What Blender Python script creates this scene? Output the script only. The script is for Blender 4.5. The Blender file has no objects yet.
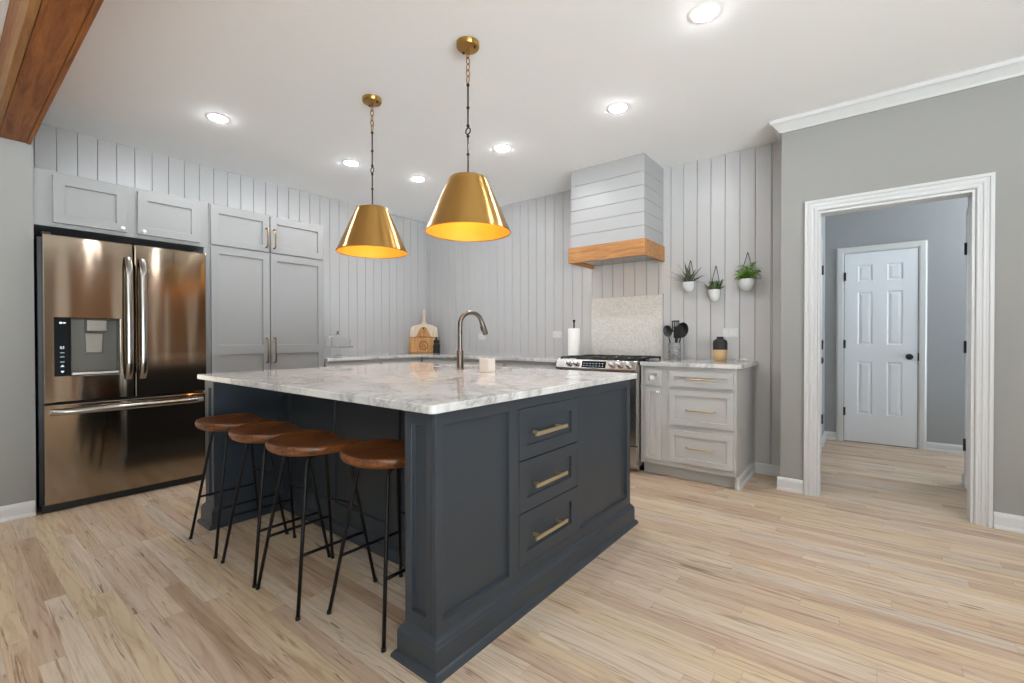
import bpy, bmesh, math, random
from mathutils import Vector, Matrix
PI = math.pi
random.seed(7)
SC = bpy.context.scene
COL = SC.collection

# ------------------------------------------------------------------ camera
H = 1.13
YAW, PITCH, ROLL = math.radians(38.05), math.radians(-0.47), math.radians(-0.076)
f_ = Vector((-math.sin(YAW)*math.cos(PITCH), math.cos(YAW)*math.cos(PITCH), math.sin(PITCH)))
r_ = Vector((math.cos(YAW), math.sin(YAW), 0))
u_ = r_.cross(f_)
c_, s_ = math.cos(ROLL), math.sin(ROLL)
R_, U_ = c_*r_ + s_*u_, -s_*r_ + c_*u_
cd = bpy.data.cameras.new('camera')
cam = bpy.data.objects.new('camera', cd)
COL.objects.link(cam)
cd.sensor_width = 36
cd.lens = 453.93/1024*36
cd.clip_start = 0.02
m3 = Matrix((R_, U_, -f_)).transposed()
cam.matrix_world = Matrix.Translation((0, 0, H)) @ m3.to_4x4()
SC.camera = cam

# ------------------------------------------------------------------ world, exposure
vs = SC.view_settings
vs.view_transform = 'Standard'
vs.look = 'None'
vs.gamma = 1
vs.use_curve_mapping = False
vs.exposure = 0.58
SC.cycles.max_bounces = 10
SC.cycles.diffuse_bounces = 6
SC.cycles.glossy_bounces = 5
SC.cycles.transmission_bounces = 8
SC.cycles.sample_clamp_indirect = 6
SC.cycles.caustics_reflective = False
SC.cycles.caustics_refractive = False
SC.cycles.use_denoising = True
world = bpy.data.worlds.new('sky')
SC.world = world
world.use_nodes = True
wt = world.node_tree
wtc = wt.nodes.new('ShaderNodeTexCoord')
wsx = wt.nodes.new('ShaderNodeSeparateXYZ')
wrm = wt.nodes.new('ShaderNodeValToRGB')      # dim sky above, bright lower half added to light the ceiling
wt.links.new(wtc.outputs['Generated'], wsx.inputs[0])
wmp = wt.nodes.new('ShaderNodeMapRange')
wmp.inputs['From Min'].default_value = -1
wt.links.new(wsx.outputs['Z'], wmp.inputs['Value'])
wt.links.new(wmp.outputs[0], wrm.inputs[0])
el = wrm.color_ramp.elements
el[0].position = 0.475; el[0].color = (0.80, 0.925, 1.0, 1)
el[1].position = 0.51; el[1].color = (0.09, 0.10, 0.11, 1)
wt.links.new(wrm.outputs[0], wt.nodes['Background'].inputs[0])
wt.nodes['Background'].inputs[1].default_value = 13.0
DOWNLIGHT = 220.0

# ------------------------------------------------------------------ materials
def lin(c):
    return tuple(((v/255)/12.92 if v/255 <= 0.04045 else ((v/255+0.055)/1.055)**2.4) for v in c) + (1,)

def mat(name, rgb, rough=0.5, metal=0.0, **kw):
    m = bpy.data.materials.new(name)
    m.use_nodes = True
    b = m.node_tree.nodes['Principled BSDF']
    b.inputs['Base Color'].default_value = lin(rgb)
    b.inputs['Roughness'].default_value = rough
    b.inputs['Metallic'].default_value = metal
    for k, v in kw.items():
        b.inputs[k].default_value = v
    return m

class NT:
    def __init__(self, m):
        self.t = m.node_tree
        self.b = self.t.nodes['Principled BSDF']
    def n(self, typ, **kw):
        x = self.t.nodes.new(typ)
        for k, v in kw.items():
            setattr(x, k, v)
        return x
    def l(self, a, b):
        self.t.links.new(a, b)
    def math(self, op, a, b=None):
        x = self.n('ShaderNodeMath', operation=op)
        for i, v in enumerate((a, b)):
            if v is None: continue
            if isinstance(v, (int, float)): x.inputs[i].default_value = v
            else: self.l(v, x.inputs[i])
        return x.outputs[0]
    def mix(self, fac, a, b, mode='MIX'):
        x = self.n('ShaderNodeMix', data_type='RGBA', blend_type=mode)
        for i, v in ((0, fac), (6, a), (7, b)):
            if isinstance(v, (int, float)): x.inputs[i].default_value = v
            elif isinstance(v, tuple): x.inputs[i].default_value = v
            else: self.l(v, x.inputs[i])
        return x.outputs[2]
    def ramp(self, fac, stops, interp='LINEAR'):
        x = self.n('ShaderNodeValToRGB')
        x.color_ramp.interpolation = interp
        e = x.color_ramp.elements
        while len(e) < len(stops): e.new(0.5)
        for k, (p, c) in zip(e, stops):
            k.position = p; k.color = c
        self.l(fac, x.inputs[0])
        return x.outputs[0]
    def noise(self, vec, scale=5, detail=3, rough=0.5, dist=0.0):
        x = self.n('ShaderNodeTexNoise')
        x.inputs['Scale'].default_value = scale
        x.inputs['Detail'].default_value = detail
        x.inputs['Roughness'].default_value = rough
        x.inputs['Distortion'].default_value = dist
        if vec is not None: self.l(vec, x.inputs['Vector'])
        return x.outputs[0]
    def pos(self, scale=(1, 1, 1), src='pos'):
        g = self.n('ShaderNodeNewGeometry').outputs['Position'] if src == 'pos' else self.n('ShaderNodeTexCoord').outputs['Object']
        mp = self.n('ShaderNodeMapping')
        mp.inputs['Scale'].default_value = scale
        self.l(g, mp.inputs[0])
        return mp.outputs[0]
    def bump(self, h, strength=0.2, dist=0.01):
        x = self.n('ShaderNodeBump')
        x.inputs['Strength'].default_value = strength
        x.inputs['Distance'].default_value = dist
        self.l(h, x.inputs['Height'])
        self.l(x.outputs[0], self.b.inputs['Normal'])
    def color(self, c):
        self.l(c, self.b.inputs['Base Color'])

def wood(name, light, dark, scale, rough=0.45, streak=0.5, src='obj', bump=0.05):
    m = mat(name, light, rough)
    t = NT(m)
    v = t.pos(scale, src)
    n1 = t.noise(v, 1.0, 5, 0.6, 0.8)
    n2 = t.noise(v, 4.0, 3, 0.6, 0.2)
    a = t.ramp(n1, [(0.3, lin(dark)), (0.62, lin(light))])
    b = t.ramp(n2, [(0.35, (0.62, 0.55, 0.5, 1)), (0.6, (1, 1, 1, 1))])
    t.color(t.mix(streak, a, b, 'MULTIPLY'))
    t.bump(n2, bump, 0.004)
    return m

M = {}
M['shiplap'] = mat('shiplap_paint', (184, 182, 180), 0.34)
M['hood_dimmed'] = mat('shiplap_paint_dimmed', (164, 163, 161), 0.36)  # shiplap paint darkened to offset the strong downlight on the hood
M['groove'] = mat('shiplap_gap', (120, 118, 116), 0.8)
M['ceiling'] = mat('ceiling_paint', (249, 249, 249), 0.9)
M['wall'] = mat('grey_wall_paint', (147, 145, 141), 0.75)
M['bright_trim'] = mat('gloss_white_trim', (250, 250, 250), 0.3)
M['hall_wall_lit'] = mat('hall_wall_paint_lit', (153, 154, 155), 0.75)  # grey wall paint lightened and cooled in place of hall daylight
M['trim'] = mat('white_trim_paint', (204, 204, 202), 0.35)
M['door'] = mat('white_door_paint', (226, 228, 231), 0.4)
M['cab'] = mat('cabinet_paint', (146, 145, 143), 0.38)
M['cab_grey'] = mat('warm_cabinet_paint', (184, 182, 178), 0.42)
M['navy'] = mat('island_slate_paint', (50, 57, 64), 0.38)
M['black'] = mat('black_plastic', (18, 18, 19), 0.4)
M['gloss_black'] = mat('black_gloss', (6, 6, 8), 0.2, 0.0, **{'Specular IOR Level': 0.15})
M['dull_steel'] = mat('dull_steel', (128, 122, 114), 0.35, 1.0)
M['iron'] = mat('blackened_iron', (30, 28, 27), 0.45, 0.6)
M['bronze_dark'] = mat('dark_bronze', (70, 55, 42), 0.35, 0.9)
M['cast_iron'] = mat('cast_iron', (28, 27, 26), 0.55)
M['gold'] = mat('brushed_gold', (202, 176, 134), 0.28, 1.0)
M['champ'] = mat('champagne_metal', (218, 202, 168), 0.38, 1.0)
M['aged_brass'] = mat('aged_brass', (142, 118, 86), 0.3, 1.0)
M['fridge_bar'] = mat('fridge_handle_steel', (158, 153, 146), 0.2, 1.0)
M['knob'] = mat('clear_crystal', (242, 244, 245), 0.08, 0.0, **{'Transmission Weight': 0.25})
M['faucet'] = mat('brushed_nickel_faucet', (124, 115, 106), 0.3, 1.0)
M['chrome'] = mat('bright_steel', (196, 193, 188), 0.27, 1.0)
M['glass'] = mat('clear_glass', (255, 255, 255), 0.0, 0.0, **{'Transmission Weight': 1.0, 'IOR': 1.12})
M['white'] = mat('white_ceramic', (232, 230, 226), 0.35)
M['pot'] = mat('matte_white_pot', (204, 203, 200), 0.5)
M['cream'] = mat('cream_ceramic', (222, 218, 210), 0.4)
M['paper'] = mat('paper_towel', (238, 236, 232), 0.9)
M['recess'] = mat('dispenser_liner', (92, 88, 80), 0.35, 0.5)
M['soil'] = mat('potting_soil', (45, 36, 28), 0.95)
M['plate'] = mat('outlet_plastic', (206, 206, 204), 0.35)
M['slot'] = mat('outlet_slot', (60, 60, 60), 0.6)
M['tan'] = mat('tan_stoneware', (190, 158, 112), 0.6)
M['matte_black'] = mat('matte_black_glaze', (28, 28, 28), 0.6)
M['leather'] = mat('dark_leather_cord', (52, 44, 38), 0.7)
M['leaf_dark'] = mat('dark_leaf', (78, 94, 56), 0.5)
M['leaf_spike'] = mat('spiky_leaf', (74, 84, 62), 0.55)
M['leaf_bright'] = mat('bright_leaf', (104, 150, 44), 0.45)
M['rubber'] = mat('utensil_nylon', (24, 24, 25), 0.45)
M['white_basin'] = mat('white_sink', (238, 237, 233), 0.25)

def emission(name, rgb, strength):
    m = mat(name, rgb, 0.5)
    b = m.node_tree.nodes['Principled BSDF']
    b.inputs['Emission Color'].default_value = lin(rgb)
    b.inputs['Emission Strength'].default_value = strength
    return m
M['led'] = emission('downlight_lens', (248, 250, 255), DOWNLIGHT)
M['bulb'] = emission('pendant_bulb', (255, 205, 130), 60)
M['hood_led'] = emission('hood_lamp', (255, 214, 160), 110)
M['icon'] = emission('panel_icon', (200, 215, 230), 0.5)

# floor boards, 75 mm strips along X
def floor_material():
    m = mat('maple_floor', (200, 175, 150), 0.42)
    t = NT(m)
    g = t.n('ShaderNodeNewGeometry').outputs['Position']
    sp = t.n('ShaderNodeSeparateXYZ'); t.l(g, sp.inputs[0])
    x, y = sp.outputs[0], sp.outputs[1]
    W = 0.070
    yr = t.math('DIVIDE', t.math('ADD', y, 20.013), W)
    row = t.math('FLOOR', yr)
    wr = t.n('ShaderNodeTexWhiteNoise', noise_dimensions='1D'); t.l(row, wr.inputs['W'])
    xo = t.math('ADD', x, t.math('MULTIPLY', wr.outputs[0], 7.3))
    xd = t.math('DIVIDE', xo, 0.95)
    idx = t.math('FLOOR', xd)
    cb = t.n('ShaderNodeCombineXYZ'); t.l(row, cb.inputs[0]); t.l(idx, cb.inputs[1])
    wn = t.n('ShaderNodeTexWhiteNoise', noise_dimensions='2D'); t.l(cb.outputs[0], wn.inputs['Vector'])
    tone = t.ramp(wn.outputs[0], [(0.0, lin((202, 182, 158))), (0.18, lin((195, 174, 154))), (0.34, lin((206, 190, 170))),
                                  (0.5, lin((190, 164, 136))), (0.64, lin((200, 178, 146))), (0.80, lin((182, 156, 134))),
                                  (0.90, lin((190, 178, 164))), (0.97, lin((166, 138, 112)))], 'CONSTANT')
    tone = t.mix(0.25, tone, lin((197, 178, 157)))
    # grain space: shifted per plank
    sh = t.n('ShaderNodeCombineXYZ')
    t.l(t.math('MULTIPLY', wn.outputs[0], 37.0), sh.inputs[0]); t.l(t.math('MULTIPLY', wr.outputs[0], 91.0), sh.inputs[2])
    ad = t.n('ShaderNodeVectorMath', operation='ADD'); t.l(g, ad.inputs[0]); t.l(sh.outputs[0], ad.inputs[1])
    mp = t.n('ShaderNodeMapping'); mp.inputs['Scale'].default_value = (1.8, 26, 3); t.l(ad.outputs[0], mp.inputs[0])
    n1 = t.noise(mp.outputs[0], 1.0, 6, 0.62, 1.2)
    mp2 = t.n('ShaderNodeMapping'); mp2.inputs['Scale'].default_value = (0.85, 19, 3); t.l(ad.outputs[0], mp2.inputs[0])
    n2 = t.noise(mp2.outputs[0], 1.0, 5, 0.6, 1.8)
    grain = t.ramp(n1, [(0.30, (0.64, 0.54, 0.45, 1)), (0.48, (0.95, 0.94, 0.92, 1)), (0.68, (1.06, 1.06, 1.06, 1))])
    col = t.mix(0.75, tone, grain, 'MULTIPLY')
    # dark mineral streaks in some boards
    streak = t.ramp(n2, [(0.61, (0, 0, 0, 1)), (0.68, (1, 1, 1, 1))])
    sel = t.math('MULTIPLY', streak, t.math('GREATER_THAN', t.math('FRACT', t.math('MULTIPLY', wn.outputs[0], 17.0)), 0.30))
    col = t.mix(t.math('MULTIPLY', sel, 0.7), col, lin((122, 88, 62)))
    # cathedral rings
    rg = t.n('ShaderNodeMapping'); rg.inputs['Scale'].default_value = (0.55, 8, 3); t.l(ad.outputs[0], rg.inputs[0])
    n3 = t.noise(rg.outputs[0], 1.0, 2, 0.5, 0.4)
    rings = t.math('ABSOLUTE', t.math('SUBTRACT', t.math('FRACT', t.math('MULTIPLY', n3, 13.0)), 0.5))
    ringc = t.ramp(rings, [(0.0, (0.74, 0.66, 0.57, 1)), (0.2, (1, 1, 1, 1))])
    col = t.mix(0.42, col, ringc, 'MULTIPLY')
    mp4 = t.n('ShaderNodeMapping'); mp4.inputs['Scale'].default_value = (1.9, 40, 3); t.l(ad.outputs[0], mp4.inputs[0])
    n4 = t.noise(mp4.outputs[0], 1.0, 4, 0.6, 2.2)
    fl = t.ramp(n4, [(0.61, (0, 0, 0, 1)), (0.68, (1, 1, 1, 1))])
    col = t.mix(t.math('MULTIPLY', fl, 0.75), col, lin((104, 74, 52)))
    fy = t.math('FRACT', yr)
    ey = t.math('MINIMUM', fy, t.math('SUBTRACT', 1.0, fy))
    fx = t.math('FRACT', xd)
    ex = t.math('MULTIPLY', t.math('MINIMUM', fx, t.math('SUBTRACT', 1.0, fx)), 12.0)
    gap = t.math('MINIMUM', ey, ex)
    line = t.ramp(gap, [(0.0, (0.62, 0.54, 0.47, 1)), (0.035, (1, 1, 1, 1))])
    col = t.mix(0.45, col, line, 'MULTIPLY')
    t.color(col)
    t.l(t.ramp(n1, [(0.3, (0.5, 0.5, 0.5, 1)), (0.7, (0.38, 0.38, 0.38, 1))]), t.b.inputs['Roughness'])
    return m
M['floor'] = floor_material()

def marble_material():
    m = mat('white_marble', (226, 223, 219), 0.045)
    t = NT(m)
    v = t.pos((1, 1, 1))
    n = t.noise(v, 0.9, 6, 0.62, 1.4)
    vein = t.math('ABSOLUTE', t.math('SUBTRACT', n, 0.5))
    c1 = t.ramp(vein, [(0.0, lin((168, 166, 165))), (0.010, lin((196, 194, 192))), (0.045, lin((214, 213, 210)))])
    nb = t.noise(v, 6.0, 6, 0.7, 0.6)
    c2 = t.ramp(nb, [(0.34, lin((186, 184, 182))), (0.50, (1, 1, 1, 1))])
    n3 = t.noise(v, 1.6, 5, 0.6, 1.8)
    v3 = t.math('ABSOLUTE', t.math('SUBTRACT', n3, 0.46))
    c3 = t.ramp(v3, [(0.0, lin((214, 200, 190))), (0.02, (1, 1, 1, 1))])
    t.color(t.mix(0.4, t.mix(0.45, c1, c2, 'MULTIPLY'), c3, 'MULTIPLY'))
    return m
M['marble'] = marble_material()

def steel_material():
    m = mat('fridge_steel', (158, 144, 127), 0.095, 1.0)
    t = NT(m)
    t.b.inputs['Anisotropic'].default_value = 0.95
    t.b.inputs['Anisotropic Rotation'].default_value = 0.25
    tg = t.n('ShaderNodeTangent', direction_type='RADIAL', axis='Z')
    t.l(tg.outputs[0], t.b.inputs['Tangent'])
    n = t.noise(t.pos((5, 5, 1.0), 'obj'), 1.0, 1, 0.5, 0.3)
    t.bump(n, 0.11, 0.010)
    return m
M['steel'] = steel_material()
M['steel_plain'] = mat('range_steel', (185, 183, 180), 0.25, 1.0)

def brass_material():
    m = mat('antique_brass', (190, 148, 84), 0.30, 1.0)
    t = NT(m)
    t.b.inputs['Anisotropic'].default_value = 0.9
    t.b.inputs['Anisotropic Rotation'].default_value = 0.25
    tg = t.n('ShaderNodeTangent', direction_type='RADIAL', axis='Z')
    t.l(tg.outputs[0], t.b.inputs['Tangent'])
    return m
M['brass'] = brass_material()
M['brass_in'] = mat('gilt_lining', (236, 180, 70), 0.5, 0.3)
M['seat_wood'] = wood('stool_walnut', (142, 84, 40), (40, 20, 9), (60, 3.5, 60), 0.3, 0.8)
M['beam_wood'] = wood('beam_pine', (168, 104, 48), (108, 58, 22), (2.2, 26, 26), 0.6, 0.5, 'pos')
M['beam_light'] = wood('beam_edge_pine', (172, 124, 72), (140, 94, 50), (2.2, 30, 30), 0.6, 0.4, 'pos')
M['hood_wood'] = wood('hood_oak', (190, 136, 82), (148, 96, 50), (3, 40, 40), 0.5, 0.45, 'pos')
M['board_wood'] = wood('cutting_board', (206, 156, 92), (170, 112, 56), (26, 3, 3), 0.5, 0.4, 'pos')
M['board_pale'] = wood('pale_board', (222, 206, 184), (200, 178, 150), (30, 3, 3), 0.55, 0.3, 'pos')
M['mark'] = mat('burnt_mark', (122, 66, 28), 0.7)

def tile_material():
    m = mat('penny_mosaic', (222, 214, 202), 0.25)
    t = NT(m)
    vo = t.n('ShaderNodeTexVoronoi', feature='F1')
    vo.inputs['Scale'].default_value = 72
    vo.inputs['Randomness'].default_value = 0.25
    mp = t.pos((1, 0, 1))
    t.l(mp, vo.inputs['Vector'])
    ramp = t.ramp(vo.outputs['Distance'], [(0.36, (1, 1, 1, 1)), (0.5, (0.88, 0.87, 0.86, 1))])
    tint = t.ramp(vo.outputs['Color'], [(0.2, lin((200, 196, 189))), (0.8, lin((216, 213, 207)))])
    t.color(t.mix(1.0, tint, ramp, 'MULTIPLY'))
    return m
M['tile'] = tile_material()

def crock_material():
    m = mat('mottled_stone', (150, 150, 150), 0.4)
    t = NT(m)
    n = t.noise(t.pos((14, 14, 30), 'pos'), 1.0, 4, 0.7, 1.5)
    t.color(t.ramp(n, [(0.36, lin((58, 58, 60))), (0.5, lin((160, 159, 158))), (0.62, lin((84, 84, 86)))]))
    return m
M['crock'] = crock_material()

# ------------------------------------------------------------------ mesh helpers
def BM(): return bmesh.new()

def box(bm, x0, x1, y0, y1, z0, z1):
    v = [bm.verts.new(p) for p in ((x0, y0, z0), (x1, y0, z0), (x1, y1, z0), (x0, y1, z0), (x0, y0, z1), (x1, y0, z1), (x1, y1, z1), (x0, y1, z1))]
    for q in ((3, 2, 1, 0), (4, 5, 6, 7), (0, 1, 5, 4), (1, 2, 6, 5), (2, 3, 7, 6), (3, 0, 4, 7)):
        bm.faces.new([v[i] for i in q])
    return v

def prism(bm, pts, fn, d0, d1):
    """polygon pts (a, b) extruded from d0 to d1; fn(a, b, d) -> point"""
    lo = [bm.verts.new(fn(a, b, d0)) for a, b in pts]
    hi = [bm.verts.new(fn(a, b, d1)) for a, b in pts]
    n = len(pts)
    bm.faces.new(lo); bm.faces.new(hi[::-1])
    for i in range(n):
        bm.faces.new((lo[i], hi[i], hi[(i+1) % n], lo[(i+1) % n]))

def grid_panel(bm, fn, us, vs_, cells, thick, inset, slope=0.0, raised=None, closed=True):
    """slab in (u, v, d); the cells listed sink by inset, a field may rise again"""
    V = {}
    for i, u in enumerate(us):
        for j, v in enumerate(vs_):
            V[i, j] = bm.verts.new(fn(u, v, thick))
    for i in range(len(us)-1):
        for j in range(len(vs_)-1):
            q = [V[i, j], V[i+1, j], V[i+1, j+1], V[i, j+1]]
            if (i, j) not in cells:
                bm.faces.new(q); continue
            a, b, c, d = us[i]+slope, us[i+1]-slope, vs_[j]+slope, vs_[j+1]-slope
            w = [bm.verts.new(fn(*p, thick-inset)) for p in ((a, c), (b, c), (b, d), (a, d))]
            for k in range(4):
                bm.faces.new((q[k], q[(k+1) % 4], w[(k+1) % 4], w[k]))
            if raised:
                e1, e2, up = raised
                r1 = [bm.verts.new(fn(*p, thick-inset)) for p in ((a+e1, c+e1), (b-e1, c+e1), (b-e1, d-e1), (a+e1, d-e1))]
                r2 = [bm.verts.new(fn(*p, thick-inset+up)) for p in ((a+e2, c+e2), (b-e2, c+e2), (b-e2, d-e2), (a+e2, d-e2))]
                for A, B in ((w, r1), (r1, r2)):
                    for k in range(4):
                        bm.faces.new((A[k], A[(k+1) % 4], B[(k+1) % 4], B[k]))
                bm.faces.new(r2)
            else:
                bm.faces.new(w)
    if closed:
        n, m = len(us)-1, len(vs_)-1
        bo = [(i, 0) for i in range(n)] + [(n, j) for j in range(m)] + [(i, m) for i in range(n, 0, -1)] + [(0, j) for j in range(m, 0, -1)]
        bk = [bm.verts.new(fn(us[i], vs_[j], 0)) for i, j in bo]
        for k in range(len(bo)):
            k2 = (k+1) % len(bo)
            bm.faces.new((V[bo[k2]], V[bo[k]], bk[k], bk[k2]))
        bm.faces.new(bk)

def shaker(bm, fn, u0, u1, v0, v1, thick=0.02, rail=0.055, inset=0.012, mids=()):
    vs2 = [v0, v0+rail]
    cells = [(1, 1)]
    for a, b in mids:
        vs2 += [a, b]
        cells.append((1, len(vs2)-1))
    vs2 += [v1-rail, v1]
    grid_panel(bm, fn, [u0, u0+rail, u1-rail, u1], vs2, cells, thick, inset, 0.0004)

def faceX(X):   # a front that looks to +X
    return lambda u, v, d: (X+d, u, v)
def faceY(Y):   # a front that looks to -Y
    return lambda u, v, d: (u, Y-d, v)
def faceNX(X):  # looks to -X
    return lambda u, v, d: (X-d, u, v)

def tube(bm, pts, r, seg=8, caps=True, closed=False):
    pts = [Vector(p) for p in pts]
    n = len(pts)
    rad = r if isinstance(r, (list, tuple)) else [r]*n
    rings = []
    up = None
    for i, p in enumerate(pts):
        if closed: d = pts[(i+1) % n]-pts[i-1]
        elif i == 0: d = pts[1]-p
        elif i == n-1: d = p-pts[i-1]
        else: d = (pts[i+1]-p).normalized()+(p-pts[i-1]).normalized()
        d.normalize()
        if up is None:
            up = Vector((0, 0, 1)) if abs(d.z) < 0.9 else Vector((1, 0, 0))
        a = d.cross(up); a.normalize()
        b = a.cross(d); b.normalize()
        up = b
        rings.append([bm.verts.new(p+rad[i]*(math.cos(2*PI*k/seg)*a+math.sin(2*PI*k/seg)*b)) for k in range(seg)])
    for i in range(n if closed else n-1):
        A, B = rings[i], rings[(i+1) % n]
        for k in range(seg):
            bm.faces.new((A[k], A[(k+1) % seg], B[(k+1) % seg], B[k]))
    if caps and not closed:
        bm.faces.new(rings[0][::-1]); bm.faces.new(rings[-1])

def arc(c, r, a0, a1, n, ex, ey):
    c, ex, ey = Vector(c), Vector(ex), Vector(ey)
    return [c+r*(math.cos(a0+(a1-a0)*i/n)*ex+math.sin(a0+(a1-a0)*i/n)*ey) for i in range(n+1)]

def lathe(bm, prof, c, seg=32, axis='z', scale=(1, 1)):
    """prof: (radius, height) pairs; r = 0 closes to a point"""
    def P(r, h, a):
        x, y = r*math.cos(a)*scale[0], r*math.sin(a)*scale[1]
        if axis == 'z': return (c[0]+x, c[1]+y, c[2]+h)
        if axis == 'x': return (c[0]+h, c[1]+x, c[2]+y)
        return (c[0]+x, c[1]-h, c[2]+y)     # towards -Y
    rings = []
    for r, h in prof:
        if r <= 1e-6: rings.append([bm.verts.new(P(0, h, 0))])
        else: rings.append([bm.verts.new(P(r, h, 2*PI*k/seg)) for k in range(seg)])
    for A, B in zip(rings, rings[1:]):
        for k in range(seg):
            k2 = (k+1) % seg
            if len(A) == 1 and len(B) == 1: continue
            if len(A) == 1: bm.faces.new((A[0], B[k], B[k2]))
            elif len(B) == 1: bm.faces.new((A[k], A[k2], B[0]))
            else: bm.faces.new((A[k], A[k2], B[k2], B[k]))

ORG = {}
def obj(name, bm, m, parent=None, smooth=False, bevel=0.0, subsurf=0, keep=False, origin=None):
    bmesh.ops.recalc_face_normals(bm, faces=bm.faces[:]) if not keep else None
    me = bpy.data.meshes.new(name)
    if parent is not None:
        o0 = ORG[parent.name]
    elif origin is not None:
        o0 = Vector(origin)
    else:
        cs = [v.co for v in bm.verts]
        lo = Vector([min(c[i] for c in cs) for i in range(3)]); hi = Vector([max(c[i] for c in cs) for i in range(3)])
        o0 = Vector(((lo.x+hi.x)/2, (lo.y+hi.y)/2, lo.z))
    bmesh.ops.translate(bm, vec=-o0, verts=bm.verts[:])
    bm.to_mesh(me); bm.free()
    o = bpy.data.objects.new(name, me)
    COL.objects.link(o)
    if parent is not None: o.parent = parent
    else: o.location = o0
    ORG[o.name] = o0
    me.materials.append(m)
    if smooth:
        me.polygons.foreach_set('use_smooth', [True]*len(me.polygons))
        if smooth != 'all':
            me.set_sharp_from_angle(angle=math.radians(40))
    if bevel:
        b = o.modifiers.new('bevel', 'BEVEL'); b.width = bevel; b.segments = 2; b.limit_method = 'ANGLE'; b.angle_limit = math.radians(40)
    if subsurf:
        s = o.modifiers.new('subsurf', 'SUBSURF'); s.levels = s.render_levels = subsurf
    return o

def tag(o, label, cat, group=None):
    o['label'] = label; o['category'] = cat
    if group: o['group'] = group
    return o

def thing(name, label, cat, loc, group=None):
    o = bpy.data.objects.new(name, None)
    COL.objects.link(o)
    o.location = loc
    o.empty_display_size = 0.1
    ORG[o.name] = Vector(loc)
    return tag(o, label, cat, group)

def struct(name, bm, m, parent=None, label=None, **kw):
    o = obj(name, bm, m, parent, **kw)
    o['kind'] = 'structure'
    if label: o['label'] = label
    return o

def copy_tree(root, loc, label=None):
    def cp(o, parent):
        c = o.copy(); COL.objects.link(c)
        if parent is not None: c.parent = parent
        for ch in [x for x in COL.objects if x.parent == o]:
            cp(ch, c)
        return c
    r = cp(root, None)
    r.location = loc
    ORG[r.name] = Vector(loc)
    if label: r['label'] = label
    return r

# ------------------------------------------------------------------ setting
CEIL = 2.72
XL, YB, YD = -4.82, 4.25, 3.88       # shiplap left wall, shiplap range wall, doorway wall
XG, YG = -4.20, 0.405                # grey wall beside the refrigerator and its end
XR, YR = 3.6, -3.6                   # right wall, rear wall
YH = 6.13                            # hall back wall

bm = BM(); box(bm, -5.0, XR+0.2, YR-0.2, YH+0.1, -0.05, 0.0)
struct('floor', bm, M['floor'], label='pale maple strip floor with brown streaks')
bm = BM(); box(bm, -5.0, XR+0.2, YR-0.2, YH+0.1, CEIL, CEIL+0.05)
struct('ceiling', bm, M['ceiling'], label='smooth white ceiling')

def boards(bm, fn, u0, u1, z0, z1, pitch, start, gap=0.0035, thick=0.012):
    u = start
    while u > u0: u -= pitch
    while u < u1:
        a, b = max(u+gap/2, u0), min(u+pitch-gap/2, u1)
        if b-a > 0.004:
            c = 0.0015
            prism(bm, [(a, 0), (b, 0), (b, thick-c), (b-c, thick), (a+c, thick), (a, thick-c)], lambda p, d, z: fn(p, z, d), z0, z1)
        u += pitch

bm = BM(); boards(bm, faceX(XL-0.012), YG-0.0, YB, 0, CEIL, 0.1163, 0.588)
wl = struct('wall_left', bm, M['shiplap'], label='white vertical shiplap wall behind the tall cabinets')
bm = BM(); box(bm, XL-0.05, XL-0.0121, YG, YB, 0, CEIL)
struct('wall_backing', bm, M['groove'], wl)
bm = BM(); boards(bm, faceY(YB+0.012), XL, -0.615, 0, CEIL, 0.1172, -1.4445)
box(bm, -0.612, -0.50, YB-0.006, YB+0.012, 0, CEIL)
wb = struct('wall_back', bm, M['shiplap'], label='white vertical shiplap wall behind the range')
bm = BM(); box(bm, XL-0.05, -0.45, YB+0.0121, YB+0.06, 0, CEIL)
struct('wall_backing', bm, M['groove'], wb)

# grey wall beside the refrigerator
bm = BM(); box(bm, XL-0.05, XG, YR, YG, 0, CEIL)
struct('wall_fridge_side', bm, M['wall'], label='grey painted wall left of the refrigerator')
# doorway wall
OX0, OX1, OZ = -0.275, 0.508, 2.02
bm = BM()
wy = YD+0.115
pts = [(-0.505, 0), (OX0, 0), (OX0, OZ), (OX1, OZ), (OX1, 0), (XR+0.1, 0), (XR+0.1, CEIL), (-0.505, CEIL)]
prism(bm, pts, lambda a, b, d: (a, d, b), YD, wy)
box(bm, -0.505, -0.39, wy, YB+0.01, 0, CEIL)
struct('wall_doorway', bm, M['wall'], label='grey painted wall with the cased opening')
# hall
HXL, HXR, HYR = -0.372, 0.600, 4.87
bm = BM(); box(bm, HXL-0.12, 3.0, YH, YH+0.1, 0, CEIL)
struct('wall_hall_back', bm, M['hall_wall_lit'], label='grey hall wall with a white six panel door')
bm = BM(); box(bm, HXL-0.12, HXL, wy, YH, 0, CEIL)
struct('wall_hall_left', bm, M['hall_wall_lit'])
bm = BM(); box(bm, HXR, HXR+0.12, wy, HYR, 0, CEIL); box(bm, HXR+0.12, 3.0, HYR-0.12, HYR, 0, CEIL)
struct('wall_hall_right', bm, M['hall_wall_lit'])
bm = BM(); box(bm, 2.3, 2.4, HYR, YH, 0, 0.1); box(bm, 2.3, 2.4, HYR, YH, 2.5, CEIL); box(bm, 2.3, 2.4, HYR, HYR+0.12, 0.1, 2.5); box(bm, 2.3, 2.4, YH-0.12, YH, 0.1, 2.5)
struct('wall_hall_end', bm, M['wall'])

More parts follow.
